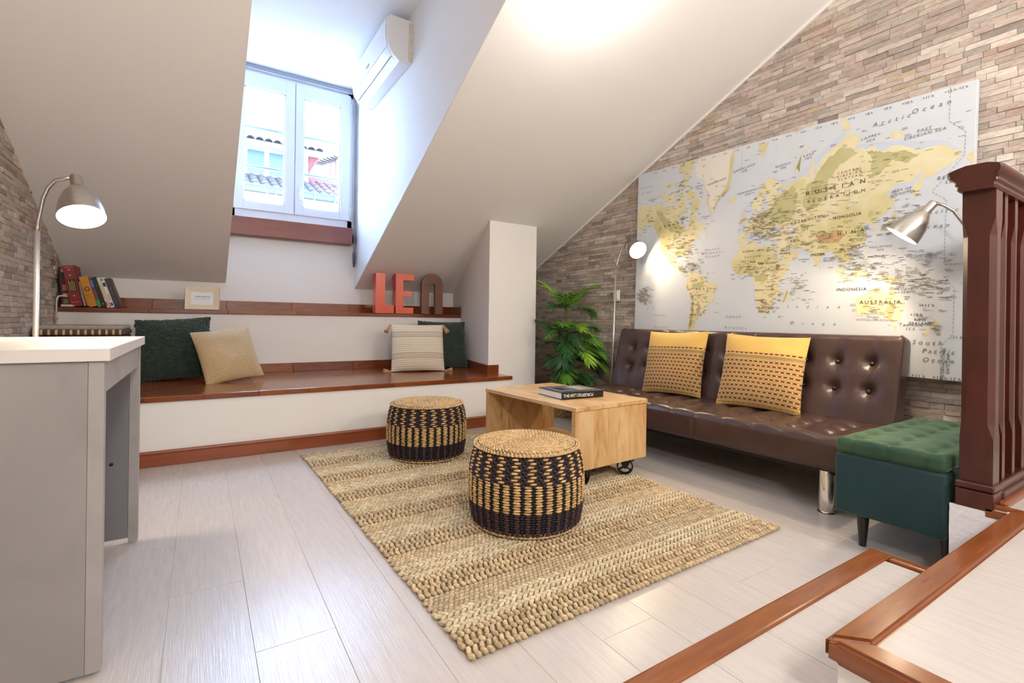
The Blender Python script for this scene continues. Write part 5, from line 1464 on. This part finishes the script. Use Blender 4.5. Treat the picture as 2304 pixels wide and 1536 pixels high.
# picture frame
fr = thing('picture_frame', 'small cream picture frame with handwritten card on the ledge', 'frame', (.0, 0, 0))
fr.matrix_world = Matrix.Translation((.008, 4.885, LZ)) @ Matrix.Rotation(R(-4), 4, 'Z') @ Matrix.Rotation(R(-10), 4, 'X')
fm = M('cream painted frame', '#e3d6bc', .5); fw, fh, fb = .245, .195, .042
for q in range(4):
    a = [(-fw / 2, 0), (fw / 2, 0), (fw / 2, fh), (-fw / 2, fh)]; i_ = [(-fw / 2 + fb, fb), (fw / 2 - fb, fb), (fw / 2 - fb, fh - fb), (-fw / 2 + fb, fh - fb)]
    p0, p1, p2, p3 = a[q], a[(q + 1) % 4], i_[(q + 1) % 4], i_[q]
    g = G(); V = [g.bm.verts.new(v) for v in ((p0[0], -.012, p0[1]), (p1[0], -.012, p1[1]), (p2[0], -.004, p2[1]), (p3[0], -.004, p3[1]), (p0[0], .01, p0[1]), (p1[0], .01, p1[1]), (p2[0], .01, p2[1]), (p3[0], .01, p3[1]))]
    for f in ((0, 1, 2, 3), (7, 6, 5, 4), (0, 4, 5, 1), (3, 2, 6, 7), (0, 3, 7, 4), (1, 5, 6, 2)): g.bm.faces.new([V[k] for k in f])
    g.done('moulding', fm, fr)
G().box((-fw / 2 - .004, fw / 2 + .004), (.006, .013), (-.002, fh + .003), .002).done('gilt_rim', M('tan wood rim', '#c79a5e', .5), fr)
box('card', M('white card', '#eef1f6', .6), fr, (-fw / 2 + fb - .002, fw / 2 - fb + .002), (-.001, .004), (fb - .002, fh - fb + .002))
box('easel_back', M('grey backing board', '#8a7a66', .8), fr, (-.03, .03), (.012, .016), (.0, .15), rot=Matrix.Rotation(R(18), 3, 'X'), piv=(0, .014, .15))
V, F = [], []
for row, (z0, n_, s_) in enumerate(((.112, 13, .010), (.092, 15, .006))):
    P = [Vector((-.055 + .11 * k / (n_ * 6), -.0018, z0 + s_ * .5 * math.sin(k * 1.1) * (1 if (k // 6) % 5 else .3) + s_ * .25 * math.sin(k * .37))) for k in range(n_ * 6)]
    G().tube(P, .0009 if row == 0 else .0006, 4).done('handwriting', M('dark blue ink', '#3d4a66' if row == 0 else '#8b93a6', .6), fr)

# letters
def letter(name, label, poly, x0, y, w, h, d, front, side, holes=None, rz=0.0):
    t = thing(name, label, 'letter', (x0, y, LZ), rz, 'decorative letters on the ledge')
    G().prism([(a * w, 0, b * h) for a, b in poly], (0, d, 0)).done('body', side, t)
    G().prism([(a * w, -.002, b * h) for a, b in poly], (0, .003, 0)).done('face', front, t)
    return t
redf = M('orange red enamel face', '#d63c16', .3, c2='#dc5522', sc=3, coat=.2); reds = M('crimson enamel side', '#d2222f', .25, coat=.4)
letter('letter_l', 'glossy red letter L standing on the ledge', [(0, 0), (1, 0), (1, .205), (.5, .205), (.5, 1), (0, 1)], 1.46, 4.80, .185, .40, .12, redf, reds, rz=R(-3))
letter('letter_e', 'glossy red letter E beside the letter L', [(0, 0), (1, 0), (1, .155), (.42, .155), (.42, .43), (.87, .43), (.87, .57), (.42, .57), (.42, .84), (1, .84), (1, 1), (0, 1)], 1.665, 4.80, .185, .405, .12, redf, reds, rz=R(-3))
ol = thing('letter_o', 'worn brown arched metal letter beside the red E', 'letter', (1.945, 4.80, LZ), R(-3), 'decorative letters on the ledge')
def arch(w, h, r0, n=20): return [(-w / 2, 0)] + [(-r0 * math.cos(math.pi * k / n), h - r0 + r0 * math.sin(math.pi * k / n) * 1.0) for k in range(n + 1)] + [(w / 2, 0)]
OWd, OH, st_ = .235, .425, .083
out = arch(OWd, OH, OWd / 2); inn = arch(OWd - 2 * st_, OH - .10, OWd / 2 - st_)
g = G(); n_ = len(out)
for y0, y1 in ((0, .05),):
    A_ = [[g.bm.verts.new((x + OWd / 2, yy, z)) for x, z in P] for yy in (y0, y1) for P in (out, inn)]
    fo, fi, bo_, bi = A_
    for k in range(n_ - 1):
        g.bm.faces.new((fo[k], fo[k + 1], fi[k + 1], fi[k])); g.bm.faces.new((bo_[k], bi[k], bi[k + 1], bo_[k + 1]))
        g.bm.faces.new((fo[k], bo_[k], bo_[k + 1], fo[k + 1])); g.bm.faces.new((fi[k], fi[k + 1], bi[k + 1], bi[k]))
    for k in (0, -1): g.bm.faces.new((fo[k], fi[k], bi[k], bo_[k]))
bmesh.ops.bevel(g.bm, geom=[e for e in g.bm.edges if abs(e.verts[0].co.y - e.verts[1].co.y) < 1e-6 and len(e.link_faces) == 2 and e.calc_face_angle(0) > .8], offset=.006, segments=2, affect='EDGES')
worn = M('worn brown painted metal', '#6d4832', .5, c2='#7c553c', sc=9, bump=.15)
def wornmat():
    m, nt, b = newmat('chipped brown paint'); b.inputs['Roughness'].default_value = .45
    f = noise_n(nt, coords(nt), 26, 5, .7); f2 = noise_n(nt, coords(nt), 5, 3)
    c1 = ramp(nt, f2, [(.35, lin('#6a452f')), (.65, lin('#7a523a'))])
    nt.links.new(mixc(nt, ramp(nt, f, [(.66, (0, 0, 0)), (.69, (1, 1, 1))]), c1, lin('#b9a490')), b.inputs['Base Color'])
    return m
g.done('body', wornmat(), ol)
for x_ in (.042, .193):
    G().lathe([(.008, 0), (.006, -.003), (.003, -.004), (0, -.003)], 14, (x_, 0, .16), Matrix.Rotation(R(-90), 4, 'X').inverted()).done('screw', M('old screw', '#9a8b78', .5, .5), ol)

# conduit on the left wall
t = thing('cable_conduit', 'thin cream cable running up the stone wall to the ledge', 'cable', (XL + .012, 4.83, .85))
G().tube([(0, .0, 0), (.0, 0, .16), (.002, 0, .19), (.012, .002, .205), (.03, .01, .208), (.055, .03, .205)], .006, 8).done('cable', M('cream cable', '#d9cfc2', .5), t, True)
box('cable_clip', M('tan clip', '#c29a68', .5), t, (-.012, .012), (-.009, .009), (.03, .045), .003)

# ------------------------------------------------------------------ palm
def leafmat():
    m, nt, b = newmat('palm leaf'); b.inputs['Roughness'].default_value = .45
    a = nt.nodes.new('ShaderNodeAttribute'); a.attribute_name = 'tint'
    nt.links.new(a.outputs[0], b.inputs['Base Color'])
    b.inputs['Subsurface Weight'].default_value = .0
    return m
leaf = leafmat()
pr = thing('potted_palm', 'artificial palm with arching green fronds in a woven basket', 'plant', (2.995, 3.72, 0))
def basket():
    g = G().lathe([(0, .004), (.105, .004), (.125, .10), (.125, .2), (.118, .2), (.11, .17), (0, .17)], 32); g.done('basket', M('straw basket core', '#8f7148', .9), pr, True)
    C, A, K = [], [], []
    for q in range(14):
        z = .008 + q * .0142; r = .108 + .02 * min(1, z / .1)
        for i in range(44):
            a = 2 * math.pi * (i + .5 * (q % 2)) / 44; ca, sa = math.cos(a), math.sin(a)
            T = np.array((-sa, ca, .2)); T /= np.linalg.norm(T); Nn = np.array((ca, sa, 0))
            C.append((r * ca, r * sa, z)); A.append(np.stack([T * .0115, Nn * .006, np.cross(Nn, T) * .0075], 1)); K.append(NAT * rng.uniform(.6, 1.05))
    lumps('basket_weave', C, A, K, weave, pr)
basket()
G().lathe([(0, .19), (.112, .186), (.114, .17), (0, .17)], 24).done('soil', M('dark soil', '#2a211b', 1.0, bump=.6, bsc=60), pr, True)
stems = [((.0, .0), (-.02, -.04), 1.02), ((.02, .01), (.05, .02), .80), ((-.02, .02), (-.09, -.03), .78), ((.0, -.03), (.0, -.12), .62)]
SM = M('green brown stem', '#4c5a26', .6, c2='#6b5a30', sc=14, stretch=(1, 1, .3))
SP = []
for (a, b, h) in stems:
    P = [Vector((a[0] + (b[0] - a[0]) * k, a[1] + (b[1] - a[1]) * k, .17 + (h - .17) * k)) for k in (0, .3, .6, 1)]
    G().tube(P, [.014, .012, .010, .007], 8).done('stem', SM, pr, True); SP.append(P)
def keep(v):
    """leaves stop short of the stone wall and the wall stub"""
    w = Vector(v) + Vector(pr.location)
    lim = xr(w.y) - .022
    if w.x > lim: v = Vector((v.x - (w.x - lim), v.y, v.z))
    if w.x < 2.785 and w.y > 3.885: v = Vector((v.x + (2.785 - w.x), v.y, v.z))
    return v
def frond(base, az, el, L_, droop, col, n=22, wide=1.0):
    """arching rachis with paired folded leaflets"""
    V, F, K = [], [], []
    d = Vector((math.cos(az) * math.cos(el), math.sin(az) * math.cos(el), math.sin(el)))
    side = Vector((-math.sin(az), math.cos(az), 0))
    P = []; p = Vector(base)
    for k in range(n + 1):
        P.append(p.copy()); p = p + d * (L_ / n); d = (d + Vector((0, 0, -droop / n))).normalized()
    def quad(a, b, c_, e, cc):
        m = len(V); V.extend(keep(q) for q in (a, b, c_, e)); F.append((m, m + 1, m + 2, m + 3)); K.extend([cc] * 4)
    for k in range(n):
        w = .004 * (1 - k / n) + .0014
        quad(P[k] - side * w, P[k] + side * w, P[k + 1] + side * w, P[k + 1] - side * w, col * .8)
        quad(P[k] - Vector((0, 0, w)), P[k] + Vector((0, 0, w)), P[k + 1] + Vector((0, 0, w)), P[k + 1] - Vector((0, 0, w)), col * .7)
        if k < 3: continue
        t_ = (P[k + 1] - P[k]).normalized(); nrm = side.cross(t_).normalized()
        if nrm.z < 0: nrm = -nrm
        s_ = (k - 2) / (n - 2)
        ll_ = L_ * .50 * math.sin(math.pi * (.30 + .58 * s_)) * wide
        for sg in (-1, 1):
            q = (side * sg * (1.0 - .5 * s_) + t_ * (.55 + .8 * s_) + nrm * random.uniform(.05, .28)).normalized()
            fold = q.cross(nrm).normalized() * (.0058 + .0015 * wide)
            up = nrm * .005
            m1 = P[k] + q * ll_ * .4 + Vector((0, 0, -.004)); e2 = P[k] + q * ll_ + Vector((0, 0, -ll_ * random.uniform(.10, .32)))
            cc = col * random.uniform(.7, 1.3)
            for h in (-1, 1):
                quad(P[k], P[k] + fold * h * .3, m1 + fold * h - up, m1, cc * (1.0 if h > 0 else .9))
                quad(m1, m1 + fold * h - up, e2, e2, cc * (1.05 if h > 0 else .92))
    me = npmesh('frond', [tuple(v) for v in V], F); tint(me, np.clip(np.array(K), 0, 1))
    return link('frond', me, leaf, pr)
LG, DG, YG = np.array(lin('#5a8f2c')), np.array(lin('#2c5a2c')), np.array(lin('#86b13a'))
tops = SP[0][-1]
W_ = -math.pi / 2                      # towards the viewer is about -y -x
FR = [(tops, 115, 62, .40, 1.0, YG), (tops, 10, 58, .36, 1.1, LG), (tops, -130, 52, .38, 1.3, LG), (tops, -60, 60, .36, 1.2, YG), (tops, 200, 35, .33, 1.2, DG), (tops, -20, 25, .34, 1.2, LG),
      (SP[1][-1], -40, 40, .36, 1.3, LG), (SP[1][-1], -100, 45, .38, 1.5, YG), (SP[1][-1], 60, 45, .34, 1.2, DG), (SP[1][-1], -75, 15, .36, 1.2, DG),
      (SP[2][-1], -150, 40, .30, 1.3, DG), (SP[2][-1], -120, 50, .36, 1.4, LG), (SP[2][-1], -95, 20, .34, 1.4, DG), (SP[2][-1], 120, 50, .34, 1.2, DG),
      (SP[3][-1], -70, 35, .40, 1.5, LG), (SP[3][-1], -110, 30, .40, 1.6, YG), (SP[3][-1], -45, 20, .38, 1.4, DG), (SP[3][-1], -140, 25, .36, 1.5, DG), (SP[3][-1], -85, 55, .36, 1.7, LG),
      (SP[0][2], -60, 20, .36, 1.2, DG), (SP[0][2], -125, 25, .34, 1.2, DG), (SP[1][2], -50, 10, .36, 1.2, DG), (SP[2][2], -115, 5, .36, 1.3, LG), (SP[3][2], -80, 5, .38, 1.3, DG), (SP[3][1], -55, 25, .36, 1.8, LG), (SP[3][1], -120, 25, .36, 1.8, DG), (SP[0][2], 170, 30, .25, 1.1, DG), (SP[1][2], 40, 40, .28, 1.2, DG)]
for b_, az, el, L_, dr, c_ in FR:
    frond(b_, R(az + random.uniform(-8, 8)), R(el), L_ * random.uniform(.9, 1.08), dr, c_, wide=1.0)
for k in range(14):
    P_ = random.choice(SP); b_ = P_[random.choice((1, 2, 2, 3))]
    frond(b_, R(random.uniform(-165, -20)), R(random.uniform(5, 50)), random.uniform(.30, .40), random.uniform(1.1, 1.7), random.choice((DG, DG, LG, YG)))
